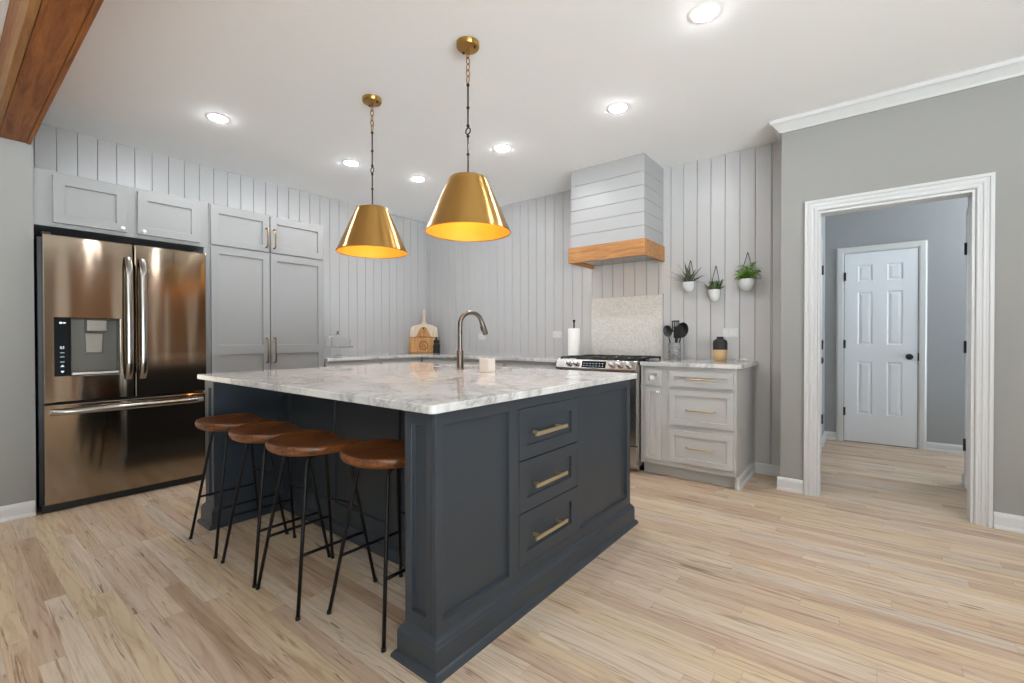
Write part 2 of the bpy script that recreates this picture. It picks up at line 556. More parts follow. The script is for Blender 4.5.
# rear and right walls of the room the camera stands in, with unseen windows added for daylight
def wall_openings(bm, fn, u0, u1, opens, d0, d1):
    """opens: (a, b, z0, z1) sorted along u"""
    u = u0
    def bx(a, b, z0, z1):
        prism(bm, [(a, z0), (b, z0), (b, z1), (a, z1)], fn, d0, d1)
    for a, b, z0, z1 in opens:
        bx(u, a, 0, CEIL)
        if z0 > 0: bx(a, b, 0, z0)
        bx(a, b, z1, CEIL)
        u = b
    bx(u, u1, 0, CEIL)

REAR = [(1.0, 3.2, 0.9, 2.6)]
bm = BM(); wall_openings(bm, lambda a, b, d: (a, YR-d, b), XG, XR, REAR, 0, 0.12)
struct('wall_rear', bm, M['wall'])
RIGHT = [(-3.2, 0.9, 0.05, 2.5)]
M['brown_wall'] = wood('reflected_panelling', (172, 134, 100), (140, 104, 74), (3, 3, 0.6), 0.6, 0.4, 'pos')  # unseen brown panelling added for its reflection in the refrigerator
bm = BM(); wall_openings(bm, lambda a, b, d: (XR+d, a, b), YR, 1.35, RIGHT[:1], 0, 0.12)
struct('wall_right', bm, M['wall'])
bm = BM(); wall_openings(bm, lambda a, b, d: (XR+d, a, b), 1.35, YD, [], 0, 0.12)
struct('wall_right_reflected', bm, M['brown_wall'])
for i, (a, b) in enumerate(((1.42, 1.56), (2.28, 2.42), (2.86, 2.96), (3.08, 3.16), (3.50, 3.62))):   # unseen white posts added as streaks in the refrigerator's reflection
    bm = BM(); box(bm, XR-0.03, XR-0.0005, a, b, 0, CEIL)
    struct('trim_%d' % (7+i), bm, M['bright_trim'])
def window_frame(name, fn, a, b, z0, z1, mull):
    bm = BM()
    w, d0, d1 = 0.05, -0.06, 0.01
    rects = [(a, a+w, z0, z1), (b-w, b, z0, z1), (a+w, b-w, z0, z0+w), (a+w, b-w, z1-w, z1)]
    for k in range(1, mull):
        c = a+(b-a)*k/mull
        rects.append((c-0.02, c+0.02, z0+w, z1-w))
    for p, q, r, s in rects:
        prism(bm, [(p, r), (q, r), (q, s), (p, s)], fn, d0, d1)
    struct(name, bm, M['trim'])
for i, (a, b, z0, z1) in enumerate(REAR):
    window_frame('window_%d' % (i+1), lambda u, v, d: (u, YR+d, v), a, b, z0, z1, 3)
window_frame('window_2', lambda u, v, d: (XR-d, u, v), *RIGHT[0], 4)

# box beam over the opening between the rooms
bm = BM(); box(bm, XG, XR, 0.258, 0.374, 2.366, CEIL); 
bw = struct('ceiling_beam', bm, M['beam_wood'], label='brown wooden box beam across the ceiling', bevel=0.002)
bm = BM(); box(bm, XG, XR, 0.376, 0.396, 2.362, CEIL)
struct('side_board', bm, M['beam_wood'], bw, bevel=0.002)
bm = BM(); box(bm, XG, XR, 0.228, 0.256, 2.362, 2.47)
struct('edge_board', bm, M['beam_light'], bw, bevel=0.003)
bm = BM(); box(bm, XG, XR, 0.236, 0.256, 2.473, CEIL)
struct('side_board', bm, M['beam_wood'], bw, bevel=0.002)

# casings, baseboards, crown
CASE = [(0, 0), (0, 0.012), (0.006, 0.017), (0.016, 0.017), (0.020, 0.012), (0.028, 0.012), (0.032, 0.018), (0.044, 0.018), (0.048, 0.013), (0.056, 0.013), (0.060, 0.022), (0.076, 0.022), (0.078, 0.018), (0.078, 0)]
def casing(name, fn, x0, x1, z1, prof=CASE, k=1.0, parent=None, label=None):
    bm = BM()
    rows = []
    for w, d in prof:
        w *= k
        rows.append([bm.verts.new(fn(*p, d)) for p in ((x0-w, 0), (x0-w, z1+w), (x1+w, z1+w), (x1+w, 0))])
    n = len(rows)
    for i in range(n):
        A, B = rows[i], rows[(i+1) % n]
        for j in range(3):
            bm.faces.new((A[j], A[j+1], B[j+1], B[j]))
    bm.faces.new([r[0] for r in rows]); bm.faces.new([r[3] for r in rows])
    return struct(name, bm, M['trim'], parent, label)
casing('trim_1', faceY(YD), OX0-0.004, OX1+0.004, OZ+0.004, label='white fluted casing around the hall opening')
bm = BM()  # jamb lining
box(bm, OX0-0.002, OX0+0.012, YD-0.006, wy+0.006, 0, OZ); box(bm, OX1-0.012, OX1+0.002, YD-0.006, wy+0.006, 0, OZ); box(bm, OX0+0.012, OX1-0.012, YD-0.006, wy+0.006, OZ-0.014, OZ+0.002)
struct('trim_2', bm, M['trim'])

def baseboard(name, fn, u0, u1, h=0.095, label=None):
    bm = BM()
    prof = [(0, 0), (0.024, 0), (0.024, 0.012), (0.020, 0.02), (0.014, 0.022), (0.014, h-0.022), (0.010, h-0.008), (0.004, h), (0, h)]
    prism(bm, prof, lambda d, z, u: fn(u, z, d), u0, u1)
    return struct(name, bm, M['trim'], None, label)
baseboard('baseboard_fridge_side', faceX(XG), YR, YG-0.005, label='white baseboard left of the refrigerator')
baseboard('baseboard_back', faceY(YB-0.004), -0.74, -0.51, 0.085)
baseboard('baseboard_doorway_left', faceY(YD), -0.525, OX0-0.085)
baseboard('baseboard_doorway_right', faceY(YD), OX1+0.085, XR)
baseboard('baseboard_hall_back_left', faceY(YH), HXL, -0.268, 0.085)
baseboard('baseboard_hall_back_right', faceY(YH), 0.47, 2.3, 0.085)
baseboard('baseboard_hall_left', faceX(HXL), 5.55, YH, 0.085)
# crown along the doorway wall, mitred back at its free end
bm = BM()
CR = [(0, 0), (0.012, 0), (0.016, 0.012), (0.05, 0.052), (0.062, 0.06), (0.066, 0.085), (0, 0.085)]
A = [bm.verts.new((-0.507-d, YD-d, CEIL-0.085+z)) for d, z in CR]
B = [bm.verts.new((XR, YD-d, CEIL-0.085+z)) for d, z in CR]
D = [bm.verts.new((-0.507-d, YB-0.01, CEIL-0.085+z)) for d, z in CR]
for P, Q in ((A, B), (A, D)):
    for i in range(len(CR)):
        j = (i+1) % len(CR)
        bm.faces.new((P[i], P[j], Q[j], Q[i]))
struct('trim_3', bm, M['trim'], label='white crown moulding over the grey doorway wall')

# hall doors
def six_panel(name, label, fn, u0, u1, z0, z1, hinge_u, knob_u, latch_u=None, outs=1):
    w = u1-u0
    st, mid = 0.115*w/0.6, 0.118*w/0.6
    pw = (w-2*st-mid)/2
    us = [u0, u0+st, u0+st+pw, u0+st+pw+mid, u1-st, u1]
    vs2 = [z0, z0+0.30, z0+0.86, z0+1.04, z0+1.60, z0+1.715, z0+1.885, z1]
    bm = BM()
    grid_panel(bm, fn, us, vs2, [(i, j) for i in (1, 3) for j in (1, 3, 5)], 0.035, 0.006, 0.010, (0.006, 0.026, 0.005))
    d = struct(name, bm, M['door'], None, label)
    for z in (z0+0.27, z0+1.0, z0+1.73):
        bm = BM()
        prism(bm, [(hinge_u-0.014, z), (hinge_u+0.014, z), (hinge_u+0.014, z+0.09), (hinge_u-0.014, z+0.09)], fn, 0.034, 0.040)
        p = [fn(hinge_u, z, 0.043), fn(hinge_u, z+0.09, 0.043)]
        tube(bm, p, 0.006, 8)
        struct('hinge', bm, M['black'], d)
    if knob_u is None: return d
    bm = BM()
    c = Vector(fn(knob_u, z0+0.92, 0.035)); n = Vector(fn(knob_u, z0+0.92, 1.035))-c
    tube(bm, [c, c+n*0.008, c+n*0.0081, c+n*0.03, c+n*0.034, c+n*0.045, c+n*0.056, c+n*0.062], [0.03, 0.03, 0.011, 0.011, 0.022, 0.029, 0.024, 0.008], 20)
    struct('knob', bm, M['black'], d, 'round black door knob', smooth=True)
    if latch_u is not None:
        bm = BM()
        prism(bm, [(latch_u-0.008, z0+0.88), (latch_u+0.008, z0+0.88), (latch_u+0.008, z0+0.96), (latch_u-0.008, z0+0.96)], fn, 0.03, 0.041)
        struct('strike_plate', bm, M['black'], d)
    return d
six_panel('door_1', 'white six panel door at the end of the hall', faceY(YH+0.025), -0.196, 0.40, 0.012, 2.03, -0.198, 0.338, 0.408)
FLAT = [(0, 0), (0, 0.014), (0.012, 0.019), (0.05, 0.019), (0.06, 0.012), (0.066, 0.012), (0.066, 0)]
casing('trim_4', faceY(YH), -0.202, 0.406, 2.036, FLAT, label='white casing around the hall door')
six_panel('door_2', 'white door in the left hall wall seen edge on', faceX(HXL-0.015), 4.60, 5.38, 0.012, 2.03, 5.38, 4.68)
casing('trim_5', faceX(HXL), 4.594, 5.386, 2.036, FLAT)
six_panel('door_3', 'white door in the right hall wall seen edge on', faceNX(HXR-0.0+0.015), 4.05, 4.74, 0.012, 2.03, 4.745, None)
casing('trim_6', faceNX(HXR), 4.06, 4.75, 2.036, FLAT)
bm = BM(); prism(bm, [(0, 0), (0.024, 0), (0.024, 0.012), (0.014, 0.022), (0.014, 0.075), (0, 0.085)], lambda d, z, u: (HXR-d, u, z), 4.82, HYR+0.014)
prism(bm, [(0, 0), (0.024, 0), (0.024, 0.012), (0.014, 0.022), (0.014, 0.075), (0, 0.085)], lambda d, z, u: (u, HYR+d, z), HXR-0.024, 2.3)
struct('baseboard_hall_right', bm, M['trim'])

# ------------------------------------------------------------------ recessed lights
def downlight():
    t = thing('recessed_light', '', 'ceiling light', (0, 0, CEIL), 'recessed ceiling lights')
    bm = BM(); lathe(bm, [(0.056, -0.003), (0.060, -0.0035), (0.076, -0.002), (0.082, 0.0), (0.056, 0.0)], (0, 0, CEIL), 36)
    fs = bm.faces[:]
    ORG[t.name] = Vector((0, 0, CEIL))
    obj('trim_ring', bm, M['bright_trim'], t, smooth=True)
    bm = BM(); lathe(bm, [(0, -0.013), (0.020, -0.012), (0.038, -0.009), (0.050, -0.0055), (0.0555, -0.003), (0.0555, -0.0005), (0, -0.0005)], (0, 0, CEIL), 36)
    obj('lens', bm, M['led'], t, smooth=True)
    return t
dl = downlight()
FARLAB = 'round recessed ceiling light added out of view'
DL = [(-3.70, 1.285, 'round recessed light nearest the refrigerator, above the left tall cabinets'),
      (-3.70, 2.358, 'round recessed light just left of the smaller-looking far pendant chain'),
      (-3.547, 3.009, 'round recessed light seen between the two pendants'),
      (-2.416, 2.955, 'round recessed light just right of the near pendant chain'),
      (-1.366, 2.939, 'round recessed light in front of the range hood'),
      (-0.633, 2.346, 'largest round recessed light, at the top edge right of the hood')]
for i, (x, y, lab) in enumerate(DL):
    if i == 0:
        dl.location = (x, y, CEIL); dl['label'] = lab; ORG[dl.name] = Vector((x, y, CEIL))
    else:
        copy_tree(dl, (x, y, CEIL), lab)

for x, y in ((-2.4, -1.4), (0.2, -1.4), (1.6, 1.6), (2.7, 2.7), (1.6, -1.4)):  # unseen lights added to brighten the room and the panelling
    copy_tree(dl, (x, y, CEIL), FARLAB)
copy_tree(dl, (1.25, 5.5, CEIL), 'added unseen recessed light round the corner of the hall')  # unseen lamp added to brighten the hall

# ------------------------------------------------------------------ pulls and knobs
def bar_pull(name, m, parent, a, b, out, r=0.005, flat=None):
    """bar from a to b held off the face along vector out"""
    a, b, out = Vector(a), Vector(b), Vector(out)
    d = (b-a).normalized()
    bm = BM()
    if flat:
        n = out.normalized(); s = d.cross(n)
        w, t = flat
        def fn(p, q, l): return a+out+s*p+n*q+d*l
        L = (b-a).length
        prism(bm, [(-w, -t), (w, -t), (w, t), (-w, t)], fn, 0, L)
        for e in (0.03, L-0.03-0.012):
            prism(bm, [(-w*0.8, -out.length), (w*0.8, -out.length), (w*0.8, -t), (-w*0.8, -t)], fn, e, e+0.012)
        return obj(name, bm, m, parent, bevel=0.001)
    e = d*r*2
    tube(bm, [a, a+out*0.8, a+out+d*out.length*0.25, b+out-d*out.length*0.25, b+out*0.8, b], r, 10)
    return obj(name, bm, m, parent, smooth=True)

def round_knob(parent, p, out, m=None, s=1.0):
    p, out = Vector(p), Vector(out)
    bm = BM()
    tube(bm, [p, p+out*0.010*s, p+out*0.014*s, p+out*0.022*s, p+out*0.027*s], [0.006*s, 0.006*s, 0.012*s, 0.014*s, 0.008*s], 14)
    return obj('knob', bm, m or M['knob'], parent, smooth=True)

# ------------------------------------------------------------------ refrigerator
FX = -4.13
t = thing('refrigerator', 'dark stainless french door refrigerator with ice and water dispenser', 'refrigerator', (-4.45, 0.885, 0))
bm = BM(); box(bm, -4.79, -4.225, 0.42, 1.350, 0.02, 1.79); box(bm, -4.224, -4.17, 0.425, 1.34, 0.0, 0.045)
obj('case', bm, M['black'], t, bevel=0.003)
fr = faceX(-4.222)
bm = BM(); grid_panel(bm, fr, [0.437, 0.563, 0.812, 0.8885], [0.712, 0.885, 1.262, 1.80], [(1, 1)], 0.092, 0.08, 0.004)
ld = obj('door', bm, M['steel'], t, bevel=0.006)
bm = BM(); prism(bm, [(0.484, 0.883), (0.562, 0.883), (0.562, 1.268), (0.484, 1.268)], fr, 0.088, 0.0945)
cp = obj('control_panel', bm, M['gloss_black'], ld, bevel=0.002)
bm = BM(); grid_panel(bm, fr, [0.5650, 0.5672, 0.8085, 0.8108], [0.8862, 0.8885, 1.2585, 1.2608], [(1, 1)], 0.0905, 0.076)
obj('dispenser_recess', bm, M['recess'], ld)
ICONS = []
def icon(pts):
    bm = BM(); prism(bm, pts, fr, 0.0943, 0.0950); obj('icon', bm, M['icon'], ld)
def rect(u0, u1, v0, v1): icon([(u0, v0), (u1, v0), (u1, v1), (u0, v1)])
rect(0.510, 0.522, 1.225, 1.237); rect(0.525, 0.540, 1.228, 1.234)
for z in (1.062, 1.035, 1.008, 0.975): rect(0.512, 0.532, z, z+0.0025)
rect(0.513, 0.519, 1.070, 1.078); rect(0.525, 0.531, 1.070, 1.078)
for z in (0.945, 0.918):
    k = 1 if z > 0.93 else -1
    icon([(0.513, z), (0.532, z), (0.5225, z+0.013*k)])
bm = BM()
prism(bm, [(0.640, 1.175), (0.745, 1.175), (0.745, 1.255), (0.640, 1.255)], fr, 0.02, 0.098)
obj('dispenser_head', bm, M['dull_steel'], ld, bevel=0.006)
bm = BM()
prism(bm, [(0.645, 1.03), (0.73, 1.03), (0.735, 1.165), (0.64, 1.165)], fr, 0.02, 0.04)
obj('dispenser_paddle', bm, M['dull_steel'], ld, bevel=0.004)
bm = BM()
prism(bm, [(0.567, 0.887), (0.81, 0.887), (0.81, 0.905), (0.567, 0.905)], fr, 0.014, 0.097)
obj('drip_tray', bm, M['chrome'], ld, bevel=0.003)
def bow(bm, p0, p1, out, w, n=14):
    p0, p1, out = Vector(p0), Vector(p1), Vector(out)
    d = (p1-p0).normalized(); nn = out.normalized(); s = d.cross(nn)
    rings = []
    for i in range(n+1):
        k = i/n
        e = min(1.0, min(k, 1-k)/0.07)
        off = out*(0.25+0.75*math.sqrt(1-(1-e)**2)) + nn*0.012*math.sin(PI*k)
        c = p0+(p1-p0)*k+off
        rings.append([bm.verts.new(c+s*(w*math.cos(a))+nn*(0.010*math.sin(a))) for a in [2*PI*j/12 for j in range(12)]])
    for A_, B_ in zip(rings, rings[1:]):
        for j in range(12):
            bm.faces.new((A_[j], A_[(j+1) % 12], B_[(j+1) % 12], B_[j]))
    bm.faces.new(rings[0]); bm.faces.new(rings[-1][::-1])
    for k in (0.03, 0.97):
        c = p0+(p1-p0)*k
        tube(bm, [c, c+out*0.7], 0.010, 10)
bm = BM(); bow(bm, (FX, 0.858, 0.84), (FX, 0.858, 1.70), (0.040, 0, 0), 0.021); obj('handle', bm, M['fridge_bar'], ld, smooth=True)
bm = BM(); grid_panel(bm, fr, [0.8965, 1.343], [0.712, 1.80], [], 0.092, 0)
rd = obj('door', bm, M['steel'], t, bevel=0.006)
bm = BM(); bow(bm, (FX, 0.938, 0.84), (FX, 0.938, 1.70), (0.040, 0, 0), 0.021); obj('handle', bm, M['fridge_bar'], rd, smooth=True)
bm = BM(); grid_panel(bm, fr, [0.437, 1.343], [0.055, 0.700], [], 0.092, 0)
fd = obj('freezer_drawer', bm, M['steel'], t, bevel=0.006)
bm = BM(); bow(bm, (FX, 0.462, 0.652), (FX, 1.315, 0.652), (0.045, 0, 0), 0.019); obj('handle', bm, M['fridge_bar'], fd, smooth=True)
for y in (0.455, 1.31):
    bm = BM(); box(bm, -4.235, -4.15, y-0.02, y+0.02, 1.80, 1.815); obj('hinge_cap', bm, M['black'], t, bevel=0.002)

# ------------------------------------------------------------------ tall cabinets
CX = -4.222
t = thing('wall_cabinet', 'white two door cabinet above the refrigerator with crystal knobs', 'cabinet', (-4.5, 0.9, 1.865))
bm = BM(); box(bm, XL+0.001, CX, YG+0.001, 1.393, 1.865, 2.232)
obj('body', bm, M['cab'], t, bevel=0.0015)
for (a, b, ky) in ((0.494, 0.872, 0.845), (0.934, 1.326, 0.965)):
    bm = BM(); shaker(bm, faceX(CX+0.0005), a, b, 1.893, 2.205, 0.021, 0.058)
    d = obj('door', bm, M['cab'], t, bevel=0.0015)
    round_knob(d, (CX+0.02, ky, 1.915), (1, 0, 0))
t = thing('pantry_cabinet', 'tall white four door pantry cabinet right of the refrigerator', 'cabinet', (-4.5, 1.89, 0))
bm = BM(); box(bm, XL+0.001, CX, 1.395, 2.385, 0.1, 2.232); box(bm, XL+0.001, CX, 1.356, 1.3949, 0.0, 1.8645); box(bm, XL+0.001, CX-0.06, 1.395, 2.385, 0.0, 0.0999)
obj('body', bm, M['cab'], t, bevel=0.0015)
for (a, b, hy) in ((1.402, 1.862, 1.832), (1.870, 2.372, 1.899)):
    bm = BM(); shaker(bm, faceX(CX+0.0005), a, b, 1.896, 2.214, 0.021, 0.058)
    d = obj('door', bm, M['cab'], t, bevel=0.0015)
    bar_pull('handle', M['aged_brass'], d, (CX+0.021, hy, 1.935), (CX+0.021, hy, 2.10), (0.034, 0, 0), 0.007)
    bm = BM(); shaker(bm, faceX(CX+0.0005), a, b, 0.12, 1.882, 0.021, 0.058, mids=((0.992, 1.072),))
    d = obj('door', bm, M['cab'], t, bevel=0.0015)
    bar_pull('handle', M['aged_brass'], d, (CX+0.021, hy, 0.915), (CX+0.021, hy, 1.13), (0.034, 0, 0), 0.007)

# ------------------------------------------------------------------ base cabinets
CT0, CT1 = 0.900, 0.931
def base_unit(label, axis, a, b, front, back, knob_side=1):
    """axis 'x': front faces +X and a..b runs along Y; axis 'y': front faces -Y and a..b runs along X"""
    if axis == 'x':
        loc = ((front+back)/2, (a+b)/2, 0); fn = faceX(front+0.0005)
    else:
        loc = ((a+b)/2, (front+back)/2, 0); fn = faceY(front-0.0005)
    t = thing('base_cabinet', label, 'cabinet', loc, 'base cabinets behind the island')
    bm = BM()
    if axis == 'x':
        box(bm, back, front, a+0.0006, b-0.0006, 0.1, CT0-0.001); box(bm, back, front-0.07, a+0.001, b-0.001, 0, 0.0995)
    else:
        box(bm, a+0.0006, b-0.0006, front, back, 0.1, CT0-0.001); box(bm, a+0.001, b-0.001, front+0.07, back, 0, 0.0995)
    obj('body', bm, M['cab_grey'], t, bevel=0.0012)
    bm = BM(); shaker(bm, fn, a+0.025, b-0.025, 0.735, 0.865, 0.02, 0.035)
    d = obj('drawer', bm, M['cab_grey'], t, bevel=0.0012)
    c = (a+b)/2
    out = Vector(fn(0, 0, 1))-Vector(fn(0, 0, 0))
    bar_pull('handle', M['gold'], d, fn(c-0.08, 0.80, 0.02), fn(c+0.08, 0.80, 0.02), out*0.03, 0.005)
    m2 = c
    for p, q, k in ((a+0.025, m2-0.002, m2-0.03), (m2+0.002, b-0.025, m2+0.03)):
        bm = BM(); shaker(bm, fn, p, q, 0.135, 0.715, 0.02, 0.05)
        d = obj('door', bm, M['cab_grey'], t, bevel=0.0012)
        bar_pull('handle', M['gold'], d, fn(k, 0.55, 0.02), fn(k, 0.68, 0.02), out*0.03, 0.005)
base_unit('grey base cabinet against the pantry, under the glass cake stand', 'x', 2.387, 3.0, -4.2, XL+0.001)
base_unit('grey base cabinet nearer the corner on the left wall', 'x', 3.0, 3.6, -4.2, XL+0.001)
base_unit('grey corner base cabinet below the cutting boards', 'y', -4.198, -3.55, 3.62, YB-0.001)
base_unit('grey base cabinet below the counter behind the faucet', 'y', -3.55, -2.91, 3.62, YB-0.001)
base_unit('grey base cabinet on the left side of the range', 'y', -2.91, -2.268, 3.62, YB-0.001)
bm = BM()
L = [(XL+0.001, 2.388), (-4.165, 2.388), (-4.165, 3.585), (-2.266, 3.585), (-2.266, YB-0.001), (XL+0.001, YB-0.001)]
prism(bm, L, lambda a, b, d: (a, b, d), CT0, CT1)
tag(obj('worktop', bm, M['marble'], bevel=0.003), 'white marble L-shaped worktop from the pantry round to the range', 'worktop')

# right-hand cabinet
t = thing('drawer_cabinet', 'light grey drawer cabinet with gold pulls right of the range', 'cabinet', (-1.115, 3.94, 0))
RX0, RX1, RY = -1.482, -0.752, 3.632
bm = BM()
box(bm, RX0, RX1, RY, YB-0.001, 0.1, CT0-0.001); box(bm, RX0, RX1-0.02, RY+0.075, YB-0.001, 0, 0.0999)
box(bm, RX1-0.0199, RX1, RY+0.03, YB-0.001, 0, 0.0999)
obj('body', bm, M['cab_grey'], t, bevel=0.0015)
bm = BM(); prism(bm, [(0, 0), (0.020, 0), (0.020, 0.02), (0.012, 0.03), (0.012, 0.075), (0.004, 0.09), (0, 0.09)], lambda d, z, u: (RX1+d, u, z), RY+0.03, YB-0.03)
obj('base_moulding', bm, M['trim'], t)
fn = faceY(RY-0.0005)
def front(kind, u0, u1, v0, v1, rail):
    bm = BM(); shaker(bm, fn, u0, u1, v0, v1, 0.02, rail)
    return obj(kind, bm, M['cab_grey'], t, bevel=0.0012)
d = front('drawer', -1.438, -1.309, 0.746, 0.868, 0.03)
bm = BM()
kc = Vector(fn(-1.3735, 0.805, 0.012))
prism(bm, [(-0.006, -0.006), (0.006, -0.006), (0.006, 0.006), (-0.006, 0.006)], lambda a, b, q: (kc.x+a, kc.y-q, kc.z+b), 0, 0.015)
prism(bm, [(-0.016, -0.016), (0.016, -0.016), (0.016, 0.016), (-0.016, 0.016)], lambda a, b, q: (kc.x+a, kc.y-q, kc.z+b), 0.015, 0.032)
obj('knob', bm, M['knob'], d, bevel=0.004)
d = front('door', -1.438, -1.309, 0.140, 0.722, 0.035)
round_knob(d, fn(-1.327, 0.690, 0.02), (0, -1, 0), s=1.0)
for v0, v1, pz in ((0.745, 0.864, 0.808), (0.444, 0.716, 0.568), (0.145, 0.400, 0.275)):
    d = front('drawer', -1.241, -0.772, v0, v1, 0.042)
    bar_pull('handle', M['gold'], d, fn(-1.104, pz, 0.012), fn(-0.900, pz, 0.012), (0, -0.036, 0), 0.0055)
bm = BM()
L = [(RX0+0.002, RY-0.03), (RX1+0.0, RY-0.03), (RX1+0.03, RY+0.0), (RX1+0.03, YB-0.001), (RX0+0.002, YB-0.001)]
prism(bm, L, lambda a, b, d: (a, b, d), CT0, CT1)
tag(obj('worktop', bm, M['marble'], bevel=0.003), 'short white marble worktop on the drawer cabinet right of the range', 'worktop')

# ------------------------------------------------------------------ range
t = thing('range_cooker', 'stainless gas range with black grates below the hood', 'range', (-1.875, 3.9, 0))
GX0, GX1, GY = -2.262, -1.488, 3.60
bm = BM(); box(bm, GX0, GX1, GY, YB-0.02, 0.06, 0.905); box(bm, GX0+0.02, GX1-0.02, GY+0.06, YB-0.06, 0, 0.0599)
obj('body', bm, M['steel_plain'], t, bevel=0.002)
fn = faceY(GY-0.0005)
bm = BM(); grid_panel(bm, fn, [GX0+0.005, GX0+0.12, GX1-0.12, GX1-0.005], [0.235, 0.36, 0.66, 0.835], [(1, 1)], 0.035, 0.004)
od = obj('oven_door', bm, M['steel_plain'], t, bevel=0.003)
bm = BM(); prism(bm, [(GX0+0.125, 0.365), (GX1-0.125, 0.365), (GX1-0.125, 0.655), (GX0+0.125, 0.655)], fn, 0.0312, 0.033); obj('window', bm, M['gloss_black'], od)
bar_pull('handle', M['chrome'], od, fn(GX0+0.06, 0.785, 0.035), fn(GX1-0.06, 0.785, 0.035), (0, -0.05, 0), 0.011)
bm = BM(); grid_panel(bm, fn, [GX0+0.005, GX1-0.005], [0.075, 0.225], [], 0.035, 0); obj('warming_drawer', bm, M['steel_plain'], t, bevel=0.003)
bm = BM()
prism(bm, [(GY, 0.845), (GY-0.055, 0.845), (GY-0.055, 0.862), (GY-0.03, 0.935), (GY, 0.935)], lambda y, z, x: (x, y, z), GX0, GX1)
cpn = obj('control_panel', bm, M['steel_plain'], t, bevel=0.002)
def on_panel(u, k):   # k 0..1 up the sloped fascia
    return Vector((u, GY-0.055+0.025*k, 0.862+0.073*k))
nrm = Vector((0, -0.073, 0.025)).normalized()
upv = Vector((0, 0.025, 0.073)).normalized()
bm = BM(); prism(bm, [(-1.995, -0.032), (-1.765, -0.032), (-1.765, 0.028), (-1.995, 0.028)], lambda a, b, d: Vector((a, 0, 0))+Vector((0, on_panel(0, 0.5).y, on_panel(0, 0.5).z))+upv*b+nrm*d, -0.001, 0.002)
dp = obj('display', bm, M['gloss_black'], cpn)
for i in range(7):
    for j in range(2):
        u = -1.978+i*0.030; c0 = Vector((u, on_panel(0, 0.5).y, on_panel(0, 0.5).z))+upv*(-0.018+j*0.022)
        bm = BM(); prism(bm, [(0, 0), (0.010, 0), (0.010, 0.003), (0, 0.003)], lambda a, b, d: c0+Vector((a, 0, 0))+upv*b+nrm*d, 0.0019, 0.0026)
        obj('icon', bm, M['icon'], cpn)
for u in (-2.125, -2.052, -1.708, -1.636, -1.556):
    c = on_panel(u, 0.5); bm = BM()
    tube(bm, [c, c+nrm*0.006, c+nrm*0.0062, c+nrm*0.030, c+nrm*0.033], [0.029, 0.029, 0.022, 0.020, 0.016], 20)
    obj('knob', bm, M['chrome'], cpn, smooth=True)
bm = BM(); box(bm, GX0, GX1, GY-0.02, YB-0.02, 0.9055, 0.922); obj('cooktop', bm, M['gloss_black'], t, bevel=0.003)
for k in range(3):
    x0 = GX0+0.025+k*0.243; x1 = x0+0.238; y0, y1 = GY+0.0, YB-0.07
    bm = BM(); zt = 0.962
    for y in (y0, y1): tube(bm, [(x0, y, zt-0.012), (x1, y, zt-0.012)], 0.008, 6)
    for x in (x0+0.006, x1-0.006): tube(bm, [(x, y0, zt-0.012), (x, y1, zt-0.012)], 0.008, 6)
    for yy_ in (y0+0.14, y1-0.14):
        xc = (x0+x1)/2
        for a in range(8):
            ca, sa = math.cos(a*PI/4), math.sin(a*PI/4)
            tube(bm, [(xc+0.025*ca, yy_+0.025*sa, zt-0.004), (xc+0.11*ca, yy_+0.11*sa, zt-0.006)], 0.006, 6)
    for x in (x0+0.008, x1-0.008):
        for y in (y0, (y0+y1)/2, y1): tube(bm, [(x, y, 0.9225), (x, y, zt-0.01)], 0.007, 6)
    obj('grate', bm, M['cast_iron'], t, smooth=True)
    for yy_ in (y0+0.14, y1-0.14):
        bm = BM(); lathe(bm, [(0, 0.022), (0.03, 0.022), (0.036, 0.016), (0.036, 0.0005), (0, 0.0005)], ((x0+x1)/2, yy_, 0.922), 20)
        obj('burner', bm, M['cast_iron'], t, smooth=True)

# ------------------------------------------------------------------ hood
t = thing('range_hood', 'white horizontal shiplap hood with wooden band above the range', 'range hood', (-1.88, 4.02, 1.84))
HX0, HX1, HY = -2.245, -1.515, 3.785
bm = BM(); box(bm, HX0+0.01, HX1-0.01, HY+0.01, YB-0.001, 1.99, CEIL-0.001)
obj('core', bm, M['groove'], t)
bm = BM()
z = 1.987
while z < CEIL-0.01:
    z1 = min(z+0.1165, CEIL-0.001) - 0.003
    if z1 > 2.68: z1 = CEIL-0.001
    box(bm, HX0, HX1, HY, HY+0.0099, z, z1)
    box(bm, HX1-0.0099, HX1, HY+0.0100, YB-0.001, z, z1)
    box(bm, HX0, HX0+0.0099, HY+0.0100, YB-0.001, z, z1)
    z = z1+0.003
obj('shiplap_cladding', bm, M['hood_dimmed'], t, bevel=0.0012)
bm = BM()
W0, W1, WY = HX0-0.018, HX1+0.012, HY-0.016
zb, zt = 1.842, 1.986
box(bm, W0, W1, WY, WY+0.022, zb, zt); box(bm, W0, W0+0.022, WY+0.0221, YB-0.001, zb, zt); box(bm, W1-0.022, W1, WY+0.0221, YB-0.001, zb, zt)
obj('wood_band', bm, M['hood_wood'], t, bevel=0.002)
bm = BM(); box(bm, W0+0.023, W1-0.023, WY+0.023, YB-0.002, 1.868, 1.93)
lin_ = obj('insert', bm, M['steel_plain'], t)
for x in (-2.06, -1.70):
    bm = BM(); lathe(bm, [(0, -0.003), (0.020, -0.003), (0.020, 0.0), (0, 0.0)], (x, 3.818, 1.868), 20); obj('lamp', bm, M['hood_led'], lin_)

